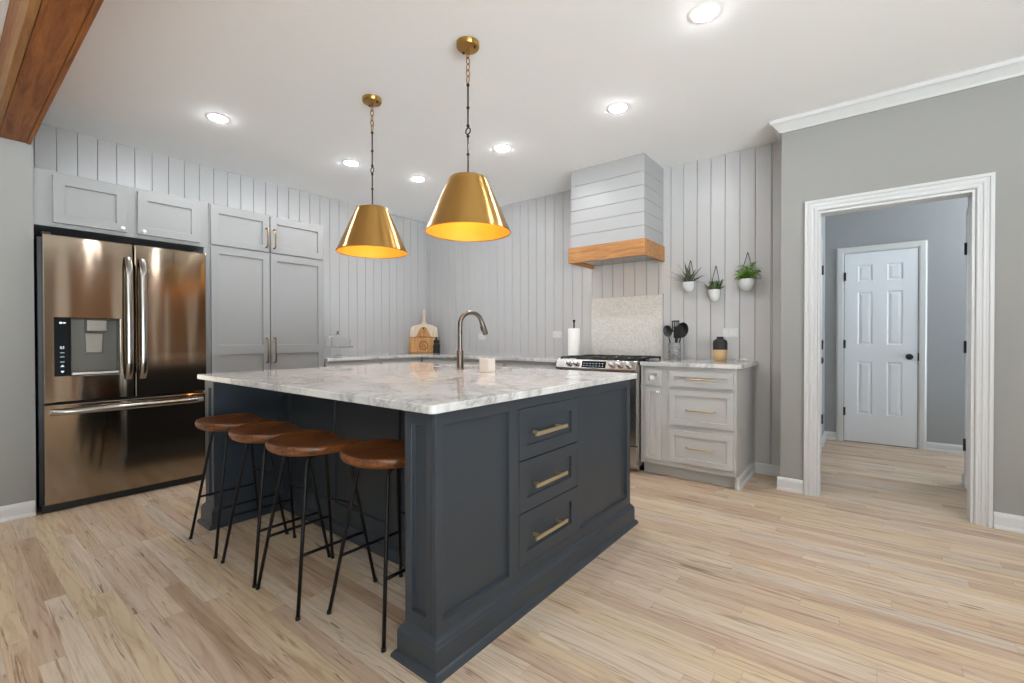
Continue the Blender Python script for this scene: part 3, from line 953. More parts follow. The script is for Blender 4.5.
# mosaic panel behind the range
t = thing('mosaic_backsplash', 'framed white penny mosaic backsplash panel behind the range', 'backsplash', (-1.895, YB, 0.92))
bm = BM(); box(bm, -2.27, -1.522, YB-0.008, YB-0.0005, 0.90, 1.533); obj('mosaic', bm, M['tile'], t)
bm = BM(); y0, y1 = YB-0.012, YB-0.0005
box(bm, -2.278, -2.2701, y0, y1, 0.922, 1.541); box(bm, -1.5219, -1.514, y0, y1, 0.922, 1.541); box(bm, -2.27, -1.522, y0, y1, 1.5331, 1.541)
obj('edge_frame', bm, M['cab_grey'], t)

# ------------------------------------------------------------------ island
IX0, IX1, IY0, IY1 = -3.20, -1.13, 1.03, 2.605
IZ = 0.882
t = thing('kitchen_island', 'slate blue kitchen island with panelled sides and three gold pull drawers', 'island', (-2.15, 1.8, 0))
BACKY = 1.44
bm = BM()
box(bm, IX0+0.02, IX1-0.0205, BACKY+0.0205, IY1-0.02, 0.0, 0.69)
box(bm, IX0+0.02, -2.64, BACKY+0.0205, IY1-0.02, 0.69, IZ-0.001)
box(bm, -1.91, IX1-0.0205, BACKY+0.0205, IY1-0.02, 0.69, IZ-0.001)
box(bm, -2.64, -1.91, BACKY+0.0205, 2.33, 0.69, IZ-0.001)
obj('carcass', bm, M['navy'], t)
# right face: stile grid with two sunk panels and an opening for the drawers
bm = BM()
fn = faceX(IX1-0.02)
grid_panel(bm, fn, [IY0, 1.064, 1.425, 1.488, 1.967, 1.997, 2.562, IY1], [0.0, 0.170, 0.835, IZ-0.001], [(1, 1), (3, 1), (5, 1)], 0.02, 0.016, 0.002)
obj('side_panel', bm, M['navy'], t, bevel=0.002)
fnd = faceX(IX1-0.0155)
for v0, v1 in ((0.618, 0.833), (0.398, 0.613), (0.172, 0.393)):
    bm = BM(); shaker(bm, fnd, 1.4905, 1.9645, v0, v1, 0.0165, 0.055, 0.010)
    d = obj('drawer', bm, M['navy'], t, bevel=0.0015)
    zc = (v0+v1)/2-0.003
    bar_pull('handle', M['champ'], d, (IX1-0.009, 1.567, zc), (IX1-0.009, 1.822, zc), (0.040, 0, 0), flat=(0.008, 0.005))
# far face (towards the range)
bm = BM(); grid_panel(bm, lambda u, v, d: (u, IY1-0.0199+d, v), [IX0+0.02, IX0+0.09, -2.62, -2.55, -1.80, -1.73, IX1-0.09, IX1-0.0205], [0.0, 0.17, 0.835, IZ-0.001], [(1, 1), (3, 1), (5, 1)], 0.0199, 0.012, 0.002)
obj('far_panel', bm, M['navy'], t, bevel=0.002)
# left outer face
bm = BM(); grid_panel(bm, lambda u, v, d: (IX0+0.0199-d, u, v), [IY0, 1.09, 1.78, 1.85, 2.53, IY1], [0.0, 0.17, 0.835, IZ-0.001], [(1, 1), (3, 1)], 0.0199, 0.012, 0.002)
obj('side_panel', bm, M['navy'], t, bevel=0.002)
# knee space back panel
bm = BM(); grid_panel(bm, faceY(BACKY+0.02), [-3.065, -2.99, -2.52, -2.44, -1.93, -1.85, -1.33, -1.29], [0.0, 0.17, 0.835, IZ-0.001], [(1, 1), (3, 1), (5, 1)], 0.02, 0.012, 0.002)
obj('back_panel', bm, M['navy'], t, bevel=0.002)
# posts at the two ends of the knee space, sunk field on the front
for x0, x1 in ((-1.29, IX1-0.0205), (IX0+0.0205, -3.065)):
    bm = BM(); grid_panel(bm, faceY(BACKY+0.018), [x0, x0+0.036, x1-0.03 if x0 > -2 else x1-0.036, x1], [0.0, 0.175, 0.83, IZ-0.001], [(1, 1)], BACKY+0.018-IY0, 0.016, 0.002)
    obj('post', bm, M['navy'], t, bevel=0.002)
# plinth with cap and shoe mouldings
PL = [(0, 0), (0.037, 0), (0.037, 0.010), (0.028, 0.022), (0.020, 0.026), (0.020, 0.098), (0.014, 0.106), (0.012, 0.112), (0.005, 0.118), (0.0, 0.126)]
PR = [(0, 0), (0.018, 0), (0.018, 0.060), (0.006, 0.075), (0, 0.075)]
def ring(bm, path, prof, closed=False):
    """sweep prof (out, z) along a polygon path given in (x, y), out to the right of travel, mitred"""
    n = len(path)
    P = [Vector((a, b, 0)) for a, b in path]
    rows = []
    for i in range(n):
        ds = []
        if i > 0: ds.append((P[i]-P[i-1]).normalized())
        if i < n-1: ds.append((P[i+1]-P[i]).normalized())
        ns = [Vector((d.y, -d.x, 0)) for d in ds]
        if len(ns) == 2:
            m = (ns[0]+ns[1]); k = m.length_squared/2
            off = m/k
        else: off = ns[0]
        rows.append([bm.verts.new(P[i]+off*o+Vector((0, 0, z))) for o, z in prof])
    for A_, B_ in zip(rows, rows[1:]):
        for j in range(len(prof)):
            k = (j+1) % len(prof)
            bm.faces.new((A_[j], A_[k], B_[k], B_[j]))
    bm.faces.new(rows[0]); bm.faces.new(rows[-1][::-1])
bm = BM()
path = [(-3.065, BACKY), (-3.065, IY0), (IX0, IY0), (IX0, IY1), (IX1, IY1), (IX1, IY0), (-1.29, IY0), (-1.29, BACKY)]
path = path[::-1]
ring(bm, path, PL)
pl = obj('plinth', bm, M['navy'], t)
bm = BM(); prism(bm, PR, lambda o, z, x: (x, BACKY-o, z), -3.065+0.045, -1.29-0.045)
obj('plinth', bm, M['navy'], t)

# marble slab with the sink cut-out
KX0, KX1, KY0, KY1 = -3.215, -1.10, 0.988, 2.655
SX0, SX1, SY0, SY1 = -2.62, -1.93, 2.36, 2.60
bm = BM()
us = [KX0, SX0, SX1, KX1]; vs2 = [KY0, SY0, SY1, KY1]
for z in (IZ, IZ+0.030):
    pass
V = {}
for k, z in enumerate((IZ, IZ+0.030)):
    for i, u in enumerate(us):
        for j, v in enumerate(vs2):
            V[i, j, k] = bm.verts.new((u, v, z))
for k in (0, 1):
    for i in range(3):
        for j in range(3):
            if (i, j) == (1, 1): continue
            bm.faces.new((V[i, j, k], V[i+1, j, k], V[i+1, j+1, k], V[i, j+1, k]))
edge = [(i, 0) for i in range(3)] + [(3, j) for j in range(3)] + [(i, 3) for i in (3, 2, 1)] + [(0, j) for j in (3, 2, 1)]
for a, b in zip(edge, edge[1:]+edge[:1]):
    bm.faces.new((V[(*a, 0)], V[(*b, 0)], V[(*b, 1)], V[(*a, 1)]))
hole = [(1, 1), (2, 1), (2, 2), (1, 2)]
for a, b in zip(hole, hole[1:]+hole[:1]):
    bm.faces.new((V[(*a, 0)], V[(*b, 0)], V[(*b, 1)], V[(*a, 1)]))
cor = [e for e in bm.edges if abs(e.verts[0].co.z-e.verts[1].co.z) > 0.01 and e.verts[0].co.x in (e.verts[1].co.x,) and min(abs(e.verts[0].co.x-KX0), abs(e.verts[0].co.x-KX1)) < 1e-4 and min(abs(e.verts[0].co.y-KY0), abs(e.verts[0].co.y-KY1)) < 1e-4]
bmesh.ops.bevel(bm, geom=cor, offset=0.022, segments=5, profile=0.5, affect='EDGES')
isl = tag(obj('island_worktop', bm, M['marble'], bevel=0.004), 'large polished white marble slab on the slate island', 'worktop')
bm = BM()
grid_panel(bm, lambda u, v, d: (u, v, 0.70+d), [SX0-0.010, SX0-0.001, SX1+0.001, SX1+0.010], [SY0-0.010, SY0-0.001, SY1+0.001, SY1+0.010], [(1, 1)], IZ-0.7005, 0.17)
sk = obj('sink', bm, M['white_basin'], bevel=0.004)
tag(sk, 'white undermount sink set in the island worktop behind the faucet', 'sink')

# ------------------------------------------------------------------ faucet
ZC = IZ+0.0302
t = thing('faucet', 'tall gooseneck pull-down faucet in warm nickel on the island', 'faucet', (-2.243, 2.276, ZC))
fx, fy = -2.243, 2.276
bm = BM(); lathe(bm, [(0, 0), (0.030, 0), (0.030, 0.004), (0.0245, 0.008), (0.0245, 0.125), (0.021, 0.130), (0, 0.130)], (fx, fy, ZC), 28); obj('base', bm, M['faucet'], t, smooth=True)
bm = BM()
dv = Vector((0.32, 0.95, 0)).normalized()
ra = 0.088
p0 = Vector((fx, fy, ZC+0.128)); zt = ZC+0.31
pts = [p0, p0.lerp(Vector((fx, fy, zt)), 0.5)] + arc(Vector((fx, fy, zt))+dv*ra, ra, PI, 0.09*PI, 18, dv, (0, 0, 1))
tube(bm, pts, 0.0155, 16); obj('neck', bm, M['faucet'], t, smooth=True)
e = pts[-1]; dd = (pts[-1]-pts[-2]).normalized()
bm = BM(); tube(bm, [e-dd*0.002, e+dd*0.008, e+dd*0.0081, e+dd*0.09, e+dd*0.10], [0.0165, 0.0165, 0.0185, 0.0205, 0.017], 18); sh = obj('spray_head', bm, M['faucet'], t, smooth=True)
bm = BM(); q = e+dd*0.055-dv*0.019; tube(bm, [q-dd*0.016, q+dd*0.016], 0.007, 10); obj('button', bm, M['black'], sh, smooth=True)
bm = BM(); lv = Vector((-0.8, -0.6, 0)); c = Vector((fx, fy, ZC+0.075))
tube(bm, [c+lv*0.022, c+lv*0.045, c+lv*0.0451, c+lv*0.10+Vector((0, 0, 0.006))], [0.014, 0.014, 0.006, 0.006], 12); obj('lever', bm, M['faucet'], t, smooth=True)

# square cream cup by the faucet
t = thing('square_cup', 'small square cream cup on the island beside the faucet', 'cup', (-1.915, 2.19, ZC))
cx, cy = -1.915, 2.19
bm = BM(); grid_panel(bm, lambda u, v, d: (cx+u, cy+v, ZC+d), [-0.036, -0.030, 0.030, 0.036], [-0.036, -0.030, 0.030, 0.036], [(1, 1)], 0.085, 0.075)
obj('cup', bm, M['cream'], t, bevel=0.003)
bm = BM(); box(bm, cx-0.0295, cx+0.0295, cy-0.0295, cy+0.0295, ZC+0.0102, ZC+0.06); obj('wax', bm, M['paper'], t)

# ------------------------------------------------------------------ pendants
def pendant(label, x, y):
    t = thing('pendant_lamp', label, 'pendant lamp', (x, y, CEIL), 'brass pendants over the island')
    bm = BM(); lathe(bm, [(0, -0.030), (0.012, -0.030), (0.058, -0.026), (0.062, -0.020), (0.062, 0), (0, 0)], (x, y, CEIL), 36)
    cn = obj('canopy', bm, M['brass'], t, smooth=True)
    for s in (-1, 1):
        bm = BM(); lathe(bm, [(0, -0.036), (0.005, -0.036), (0.006, -0.028), (0, -0.026)], (x+s*0.042, y+0.01, CEIL), 12)
        obj('screw', bm, M['bronze_dark'], cn, smooth=True)
    bm = BM()
    zc = CEIL-0.030
    tube(bm, arc((x, y, zc-0.012), 0.012, 0, 2*PI, 16, (1, 0, 0), (0, 0, 1))[:-1], 0.003, 6, closed=True)
    for k in range(5):
        zz = zc-0.032-k*0.033
        ex, ey = ((1, 0), (0.2, 1))[k % 2]
        d = Vector((ex, ey, 0)).normalized()
        pts = [Vector((x, y, zz))+d*(0.010*math.cos(a))+Vector((0, 0, 0.0205*math.sin(a))) for a in [2*PI*i/16 for i in range(16)]]
        tube(bm, pts, 0.0028, 6, closed=True)
    obj('chain', bm, M['brass'], t, smooth=True)
    zr = zc-0.19; z2 = 1.996
    bm = BM()
    zm = (zr+z2)/2
    tube(bm, [(x, y, zr), (x, y, zm+0.02)], 0.0045, 10); tube(bm, [(x, y, zm-0.02), (x, y, z2)], 0.0045, 10)
    tube(bm, arc((x, y, zm), 0.017, 0, 2*PI, 16, (1, 0, 0), (0, 0, 1))[:-1], 0.0036, 6, closed=True)
    for zz in (zr-0.004, (zr+zm)/2, zm+0.028, zm-0.028, (zm+z2)/2, z2+0.006): lathe(bm, [(0, -0.008), (0.008, -0.005), (0.009, 0), (0.008, 0.005), (0, 0.008)], (x, y, zz), 12)
    obj('stem', bm, M['bronze_dark'], t, smooth=True)
    zt, zb, rt, rb = 1.990, 1.704, 0.102, 0.230
    bm = BM(); n = 10
    prof = [(0, zt+0.001), (rt-0.0015, zt+0.001), (rt, zt)] + [(rt+(rb-rt)*k/n, zt+(zb-zt)*k/n) for k in range(1, n+1)] + [(rb+0.002, zb-0.003), (rb-0.001, zb-0.006), (rb-0.003, zb-0.002)]
    lathe(bm, prof, (x, y, 0), 64)
    sh = obj('shade', bm, M['brass'], t, smooth=True, keep=False)
    bm = BM()
    prof = [(rb-0.0035, zb-0.001)] + [(rb+(rt-rb)*k/n-0.0035, zb+(zt-zb)*k/n-0.001) for k in range(1, n+1)] + [(0, zt-0.0015)]
    lathe(bm, prof, (x, y, 0), 64)
    obj('lining', bm, M['brass_in'], sh, smooth=True)
    bm = BM(); lathe(bm, [(0, -0.002), (0.02, -0.002), (0.02, -0.07), (0.014, -0.075), (0, -0.075)], (x, y, zt), 20); obj('socket', bm, M['brass'], t, smooth=True)
    bm = BM(); lathe(bm, [(0, -0.076), (0.013, -0.08), (0.03, -0.12), (0.032, -0.14), (0.02, -0.165), (0, -0.172)], (x, y, zt), 20); obj('bulb', bm, M['bulb'], t, smooth='all')
pendant('brass cone pendant farther back, toward the refrigerator end of the island', -2.60, 1.815)
pendant('brass cone pendant nearer the drawer end of the island, larger in view', -1.705, 1.795)

# ------------------------------------------------------------------ stools
def make_stool():
    t = thing('bar_stool', '', 'bar stool', (0, 0, 0), 'wooden seat stools at the island')
    # scooped seat, round towards the sitter's back (-Y), flat-fronted with raised corners towards the island (+Y)
    WX, RY_, FY = 0.192, 0.200, 0.165
    def outline(a):
        x, y = math.cos(a), math.sin(a)
        e = 0.84 if y <= 0 else 0.55
        X = WX*math.copysign(abs(x)**e, x)
        if y <= 0: return X, -RY_*abs(y)**0.84
        Y = FY*abs(y)**e
        return X*(1-0.06*y), Y-0.022*max(0, y)*math.exp(-(X/0.09)**2)
    def hgt(x, y):
        q = (x/WX)**2
        r = q+(y/RY_)**2 if y < 0 else q
        return -0.030+0.030*min(r, 1.1)**1.15+(0.012*(min(1, y/FY)**2)*(q-0.25) if y > 0 else 0)
    N, Rg = 64, 10
    ZS = 0.680
    bm = BM()
    rows = []
    ctr = bm.verts.new((0, 0, ZS+hgt(0, 0)))
    for i in range(1, Rg+1):
        k = i/Rg
        row = []
        for j in range(N):
            x, y = outline(2*PI*j/N); x *= k*0.97; y *= k*0.97
            row.append(bm.verts.new((x, y, ZS+hgt(x, y))))
        rows.append(row)
    for dk, dz in ((1.0, -0.008), (1.005, -0.022), (0.97, -0.036), (0.86, -0.044), (0.45, -0.046)):
        row = []
        for j in range(N):
            x, y = outline(2*PI*j/N)
            hh = hgt(x*0.97, y*0.97)
            zz = hh if dk > 0.99 else (hh*0.6-0.002 if dk > 0.9 else (hh*0.3-0.004 if dk > 0.8 else -0.006))
            row.append(bm.verts.new((x*dk, y*dk, ZS+zz+dz)))
        rows.append(row)
    bc = bm.verts.new((0, 0, ZS-0.052))
    for j in range(N):
        bm.faces.new((ctr, rows[0][j], rows[0][(j+1) % N])); bm.faces.new((bc, rows[-1][(j+1) % N], rows[-1][j]))
    for A_, B_ in zip(rows, rows[1:]):
        for j in range(N):
            bm.faces.new((A_[j], B_[j], B_[(j+1) % N], A_[(j+1) % N]))
    ORG[t.name] = Vector((0, 0, 0))
    obj('seat', bm, M['seat_wood'], t, smooth='all', subsurf=1)
    F, T, zt, r = 0.182, 0.095, 0.622, 0.0075
    def leg_at(sx, sy, z):
        k = z/zt
        return Vector((sx*(F+(T-F)*k), sy*(F+(T-F)*k), z))
    for sx in (-1, 1):
        for sy in (-1, 1):
            bm = BM()
            top = leg_at(sx, sy, zt-0.02)
            pts = [leg_at(sx, sy, 0.004), leg_at(sx, sy, 0.3), leg_at(sx, sy, zt-0.045), top, Vector((sx*T*0.97, sy*(T-0.010), zt-0.006)), Vector((sx*T*0.97, sy*(T-0.028), zt-0.001)), Vector((sx*T*0.97, sy*0.004, zt-0.001))]
            tube(bm, pts, r, 10)
            lg = obj('leg', bm, M['iron'], t, smooth='all')
            bm = BM(); p = leg_at(sx, sy, 0); tube(bm, [p, p+Vector((0, 0, 0.012))], 0.0095, 10); obj('foot_cap', bm, M['black'], lg, smooth=True)
    bm = BM(); box(bm, -0.105, 0.105, -0.05, 0.05, zt+0.004, zt+0.0085); obj('mount_plate', bm, M['iron'], t)
    for sx in (-1, 1):
        bm = BM()
        a, b = leg_at(sx, -1, 0.235), leg_at(sx, 1, 0.235)
        tube(bm, [a.lerp(b, k/8)+Vector((sx*0.0, 0, 0)) for k in range(9)], 0.0068, 8)
        obj('rung', bm, M['iron'], t, smooth='all')
    bm = BM(); a, b = leg_at(-1, 1, 0.33), leg_at(1, 1, 0.33)
    tube(bm, [a.lerp(b, k/10)+Vector((0, 0.03*math.sin(PI*k/10), 0)) for k in range(11)], 0.005, 8)
    obj('footrest', bm, M['iron'], t, smooth='all')
    return t
st = make_stool()
ST = [(-2.815, 1.072, 'farthest wooden bar stool, beside the left end post of the island'),
      (-2.366, 1.075, 'wooden bar stool second from the refrigerator end, overlapped by the third'),
      (-1.976, 1.078, 'wooden bar stool third from the refrigerator end, seat in full view'),
      (-1.552, 1.178, 'wooden bar stool tucked in closest to the near corner post')]
for i, (x, y, lab) in enumerate(ST):
    if i == 0: st.location = (x, y, 0); st['label'] = lab
    else: copy_tree(st, (x, y, 0), lab)

# ------------------------------------------------------------------ things on the left worktop
ZW = CT1+0.0002
t = thing('cake_stand', 'clear glass domed cake stand beside the pantry', 'cake stand', (-4.5, 2.70, ZW))
cx, cy = -4.5, 2.70
bm = BM(); lathe(bm, [(0, 0), (0.07, 0), (0.07, 0.006), (0.02, 0.02), (0.015, 0.06), (0.03, 0.09), (0.155, 0.098), (0.160, 0.108), (0.155, 0.106), (0, 0.102)], (cx, cy, ZW), 40); obj('stand', bm, M['glass'], t, smooth=True)
bm = BM(); pr = [(0.128, 0.1075), (0.13, 0.17), (0.122, 0.20), (0.085, 0.222), (0, 0.228)]
lathe(bm, pr + [(0, 0.225), (0.083, 0.219), (0.119, 0.198), (0.127, 0.17), (0.125, 0.1075), (0.128, 0.1075)], (cx, cy, ZW), 40)
dm = obj('dome', bm, M['glass'], t, smooth=True)
bm = BM(); lathe(bm, [(0, 0.2285), (0.035, 0.229), (0.034, 0.235), (0.008, 0.24), (0.012, 0.255), (0.016, 0.266), (0.008, 0.276), (0, 0.277)], (cx, cy, ZW), 24); obj('knob', bm, M['chrome'], dm, smooth=True)

# boards lean across the corner
def lean(c, ang, yaw=0):
    c = Vector(c)
    rot = Matrix.Rotation(yaw, 3, 'Z') @ Matrix.Rotation(-ang, 3, 'X')
    return lambda u, v, d: c + rot @ Vector((u, -d, v))
def outline_board(w, h, neck, nh, r=0.03):
    pts = [(-w+r*0.4, 0), (w-r*0.4, 0), (w, r*0.4), (w-0.02, h-r), (w-0.035, h-0.4*r), (w-r-0.04, h)]
    pts += [(neck+0.02, h+0.015), (neck, h+0.05), (neck, h+nh-neck*0.5), (neck*0.5, h+nh), (-neck*0.5, h+nh), (-neck, h+nh-neck*0.5), (-neck, h+0.05), (-neck-0.02, h+0.015)]
    pts += [(-w+r+0.04, h), (-w+0.035, h-0.4*r), (-w+0.02, h-r), (-w, r*0.4)]
    return pts
CB = (-4.645, 4.030)
fn = lean((CB[0]-0.012, CB[1]+0.012, ZW+0.002), math.radians(8), math.radians(45))
t = thing('paddle_board', 'tall pale paddle board with long handle leaning across the corner', 'cutting board', (CB[0], CB[1], ZW))
bm = BM(); prism(bm, outline_board(0.198, 0.37, 0.018, 0.215, 0.05), fn, 0, 0.014); obj('board', bm, M['board_pale'], t, bevel=0.003)
fn2 = lean((CB[0]+0.010, CB[1]-0.010, ZW+0.002), math.radians(8), math.radians(45))
t = thing('cutting_board', 'honey brown house shaped cutting board with burnt emblem, leaning in front of the pale paddle', 'cutting board', (CB[0]+0.01, CB[1]-0.01, ZW))
bm = BM(); prism(bm, [(-0.185, 0), (0.165, 0), (0.170, 0.01), (0.170, 0.20), (0.10, 0.215), (0.035, 0.33), (0.01, 0.345), (-0.02, 0.345), (-0.045, 0.33), (-0.10, 0.215), (-0.185, 0.20), (-0.19, 0.01)], fn2, 0, 0.016); cbd = obj('board', bm, M['board_wood'], t, bevel=0.003)
bm = BM()
tube(bm, [fn2(0.055*math.cos(a), 0.095+0.055*math.sin(a), 0.0162) for a in [2*PI*i/20 for i in range(20)]], 0.005, 6, closed=True)
obj('emblem_ring', bm, M['mark'], cbd)
bm = BM(); tube(bm, [fn2(-0.065, 0.215, 0.0162), fn2(-0.005, 0.31, 0.0162), fn2(0.055, 0.215, 0.0162), fn2(-0.065, 0.215, 0.0162)], 0.004, 6)
obj('emblem_triangle', bm, M['mark'], cbd)
bm = BM(); tube(bm, [fn2(-0.185, 0.205, 0.0162), fn2(0.168, 0.205, 0.0162)], 0.004, 6); obj('emblem_line', bm, M['mark'], cbd)
bm = BM(); tube(bm, [fn2(-0.02, 0.065, 0.0162), fn2(0, 0.125, 0.0162), fn2(0.02, 0.065, 0.0162)], 0.004, 6); obj('emblem_letter', bm, M['mark'], cbd)
bm = BM(); tube(bm, [fn2(-0.005, 0.325, 0.0155), fn2(-0.005, 0.325, 0.0168)], 0.012, 14); obj('hanging_hole', bm, M['black'], cbd)
t = thing('pepper_mill', 'squat black mill standing in front of the cutting board', 'pepper mill', (-4.425, 4.055, ZW))
bm = BM(); lathe(bm, [(0, 0.0), (0.042, 0), (0.044, 0.02), (0.040, 0.06), (0.046, 0.085), (0.040, 0.11), (0.026, 0.122), (0, 0.122)], (-4.425, 4.055, ZW), 24); obj('body', bm, M['matte_black'], t, smooth=True)
bm = BM(); lathe(bm, [(0, 0.1222), (0.030, 0.124), (0.040, 0.145), (0.034, 0.17), (0.014, 0.18), (0.018, 0.195), (0.012, 0.21), (0, 0.213)], (-4.425, 4.055, ZW), 24); obj('cap', bm, M['matte_black'], t, smooth=True)

# paper towels left of the range
t = thing('paper_towel_holder', 'white paper towel roll on a dark rod left of the range', 'paper towel holder', (-2.375, 4.07, ZW))
bm = BM(); lathe(bm, [(0, 0), (0.075, 0), (0.075, 0.010), (0.07, 0.013), (0, 0.013)], (-2.375, 4.07, ZW), 28); obj('base', bm, M['iron'], t, smooth=True)
bm = BM(); lathe(bm, [(0, 0.0135), (0.008, 0.0135), (0.008, 0.36), (0.014, 0.365), (0.014, 0.38), (0, 0.385)], (-2.375, 4.07, ZW), 16); obj('rod', bm, M['iron'], t, smooth=True)
bm = BM(); lathe(bm, [(0.018, 0.015), (0.060, 0.015), (0.0615, 0.02), (0.0615, 0.29), (0.060, 0.295), (0.018, 0.295), (0.018, 0.015)], (-2.375, 4.07, ZW), 36); obj('roll', bm, M['paper'], t, smooth=True)

# utensil crock
cx, cy = -1.365, 4.12
t = thing('utensil_crock', 'mottled grey stone crock holding black utensils right of the range', 'crock', (cx, cy, ZW))
bm = BM(); lathe(bm, [(0, 0), (0.054, 0), (0.056, 0.004), (0.056, 0.150), (0.054, 0.152), (0.050, 0.150), (0.050, 0.008), (0, 0.008)], (cx, cy, ZW), 32); obj('crock', bm, M['crock'], t, smooth=True)
def utensil(kind, label, dx, dy, tilt, hx, L):
    L -= 0.018
    top = Vector((cx+dx*1.25+tilt[0], cy+dy+tilt[1], ZW+L))
    bot = Vector((cx+dx, cy+dy, ZW+0.010))
    d = (top-bot).normalized()
    th = tag(bpy.data.objects.new('cooking_'+kind, None), label, 'utensil', 'black nylon utensils in the crock')
    COL.objects.link(th); th.location = bot; ORG[th.name] = bot.copy()
    bm = BM(); tube(bm, [bot, bot.lerp(top, 0.5), top-d*0.07], [0.006, 0.007, 0.005], 10); obj('handle', bm, M['rubber'], th, smooth=True)
    bm = BM()
    s = Vector((1, 0, 0)); s = (s-d*s.dot(d)).normalized(); n = s.cross(d)
    c = top-d*0.015
    if kind == 'spatula':
        prism(bm, [(-0.034, -0.06), (0.034, -0.06), (0.042, 0.045), (-0.042, 0.045)], lambda a, b, q: c+s*a+d*b+n*q, -0.003, 0.003)
        obj('blade', bm, M['rubber'], th, bevel=0.002)
    elif kind == 'turner':
        for a0 in (-0.032, -0.012, 0.008, 0.024):
            prism(bm, [(a0, -0.05), (a0+0.009, -0.05), (a0+0.009, 0.03), (a0, 0.03)], lambda a, b, q: c+s*a+d*b+n*q, -0.003, 0.003)
        prism(bm, [(-0.032, 0.03), (0.033, 0.03), (0.033, 0.042), (-0.032, 0.042)], lambda a, b, q: c+s*a+d*b+n*q, -0.003, 0.003)
        prism(bm, [(-0.032, -0.062), (0.033, -0.062), (0.033, -0.05), (-0.032, -0.05)], lambda a, b, q: c+s*a+d*b+n*q, -0.003, 0.003)
        obj('slotted_blade', bm, M['rubber'], th)
    else:
        w, dep = (0.040, 0.016) if kind == 'spoon' else (0.052, 0.036)
        rows = []
        NN = 20
        for (k, q) in ((1.0, 0), (0.95, 0.35), (0.75, 0.7), (0.4, 0.95), (0.01, 1.0), (0.4, 0.85), (0.7, 0.58), (0.9, 0.25)):
            rows.append([bm.verts.new(c+s*(w*k*math.cos(2*PI*j/NN))+d*(w*1.35*k*math.sin(2*PI*j/NN))-n*(dep*q)) for j in range(NN)])
        for A_, B_ in zip(rows, rows[1:]+rows[:1]):
            for j in range(NN): bm.faces.new((A_[j], A_[(j+1) % NN], B_[(j+1) % NN], B_[j]))
        obj('bowl', bm, M['rubber'], th, smooth=True)
utensil('spoon', 'black spoon leaning left in the grey crock', -0.012, -0.004, (-0.050, 0.0), 0, 0.290)
utensil('turner', 'black slotted turner upright at the back of the grey crock', 0.0, 0.028, (-0.005, 0.01), 0, 0.345)
utensil('spatula', 'black spatula leaning slightly right in the grey crock', 0.012, -0.018, (0.022, -0.005), 0, 0.285)
utensil('ladle', 'black round ladle leaning far right in the grey crock', 0.010, 0.004, (0.056, 0.0), 0, 0.298)

# vase
cx, cy = -0.985, 4.13
t = thing('vase', 'rounded vase with black upper half and tan lower half', 'vase', (cx, cy, ZW))
bm = BM(); lathe(bm, [(0, 0), (0.038, 0), (0.049, 0.010), (0.056, 0.038), (0.0575, 0.095)], (cx, cy, ZW), 36); obj('lower_body', bm, M['tan'], t, smooth=True)
bm = BM(); lathe(bm, [(0.0575, 0.0952), (0.0575, 0.152), (0.051, 0.174), (0.030, 0.186), (0.026, 0.192), (0.028, 0.205), (0.024, 0.206), (0.020, 0.192), (0, 0.18)], (cx, cy, ZW), 36); obj('upper_body', bm, M['matte_black'], t, smooth=True)
# small cord stub behind the vase
bm = BM(); tube(bm, [(-0.875, 4.17, ZW+0.004), (-0.855, 4.15, ZW+0.010), (-0.83, 4.14, ZW+0.018), (-0.80, 4.145, ZW+0.022), (-0.785, 4.15, ZW+0.012)], [0.004, 0.004, 0.004, 0.009, 0.009], 8)
tag(obj('cord_plug', bm, M['plate'], smooth=True), 'small pale cord plug lying on the worktop right of the vase', 'plug')

# ------------------------------------------------------------------ outlets
def outlet(label, x, z, w, h, kind):
    t = thing('wall_outlet', label, 'outlet', (x, YB, z), 'wall plates on the shiplap')
    fn = faceY(YB-0.0003)
    bm = BM(); prism(bm, [(x-w, z-h), (x+w, z-h), (x+w, z+h), (x-w, z+h)], fn, 0, 0.006); pl = obj('plate', bm, M['plate'], t, bevel=0.002)
    if kind == 'outlet':
        for s in (-1, 1):
            bm = BM(); cx_ = x+s*w*0.42
            prism(bm, [(cx_-0.016, z-0.014), (cx_+0.016, z-0.014), (cx_+0.016, z+0.014), (cx_-0.016, z+0.014)], fn, 0.006, 0.0085); f = obj('socket', bm, M['plate'], pl, bevel=0.002)
            bm = BM()
            for q in (-0.006, 0.006): prism(bm, [(cx_-0.005, z+q-0.001), (cx_+0.005, z+q-0.001), (cx_+0.005, z+q+0.001), (cx_-0.005, z+q+0.001)], fn, 0.0084, 0.0088)
            obj('slot', bm, M['slot'], pl)
    else:
        for s in (-1, 0.85):
            bm = BM(); cx_ = x+s*w*0.45
            prism(bm, [(cx_-0.017, z-0.033), (cx_+0.017, z-0.033), (cx_+0.017, z+0.033), (cx_-0.017, z+0.033)], fn, 0.006, 0.010); obj('rocker', bm, M['plate'], pl, bevel=0.003)
outlet('white outlet plate on shiplap left of the paper towels', -2.69, 1.165, 0.058, 0.036, 'outlet')
outlet('white outlet plate on shiplap right of the faucet spout', -3.80, 1.145, 0.058, 0.036, 'outlet')
outlet('white double switch plate on shiplap above the tan and black vase', -0.93, 1.172, 0.062, 0.040, 'switch')

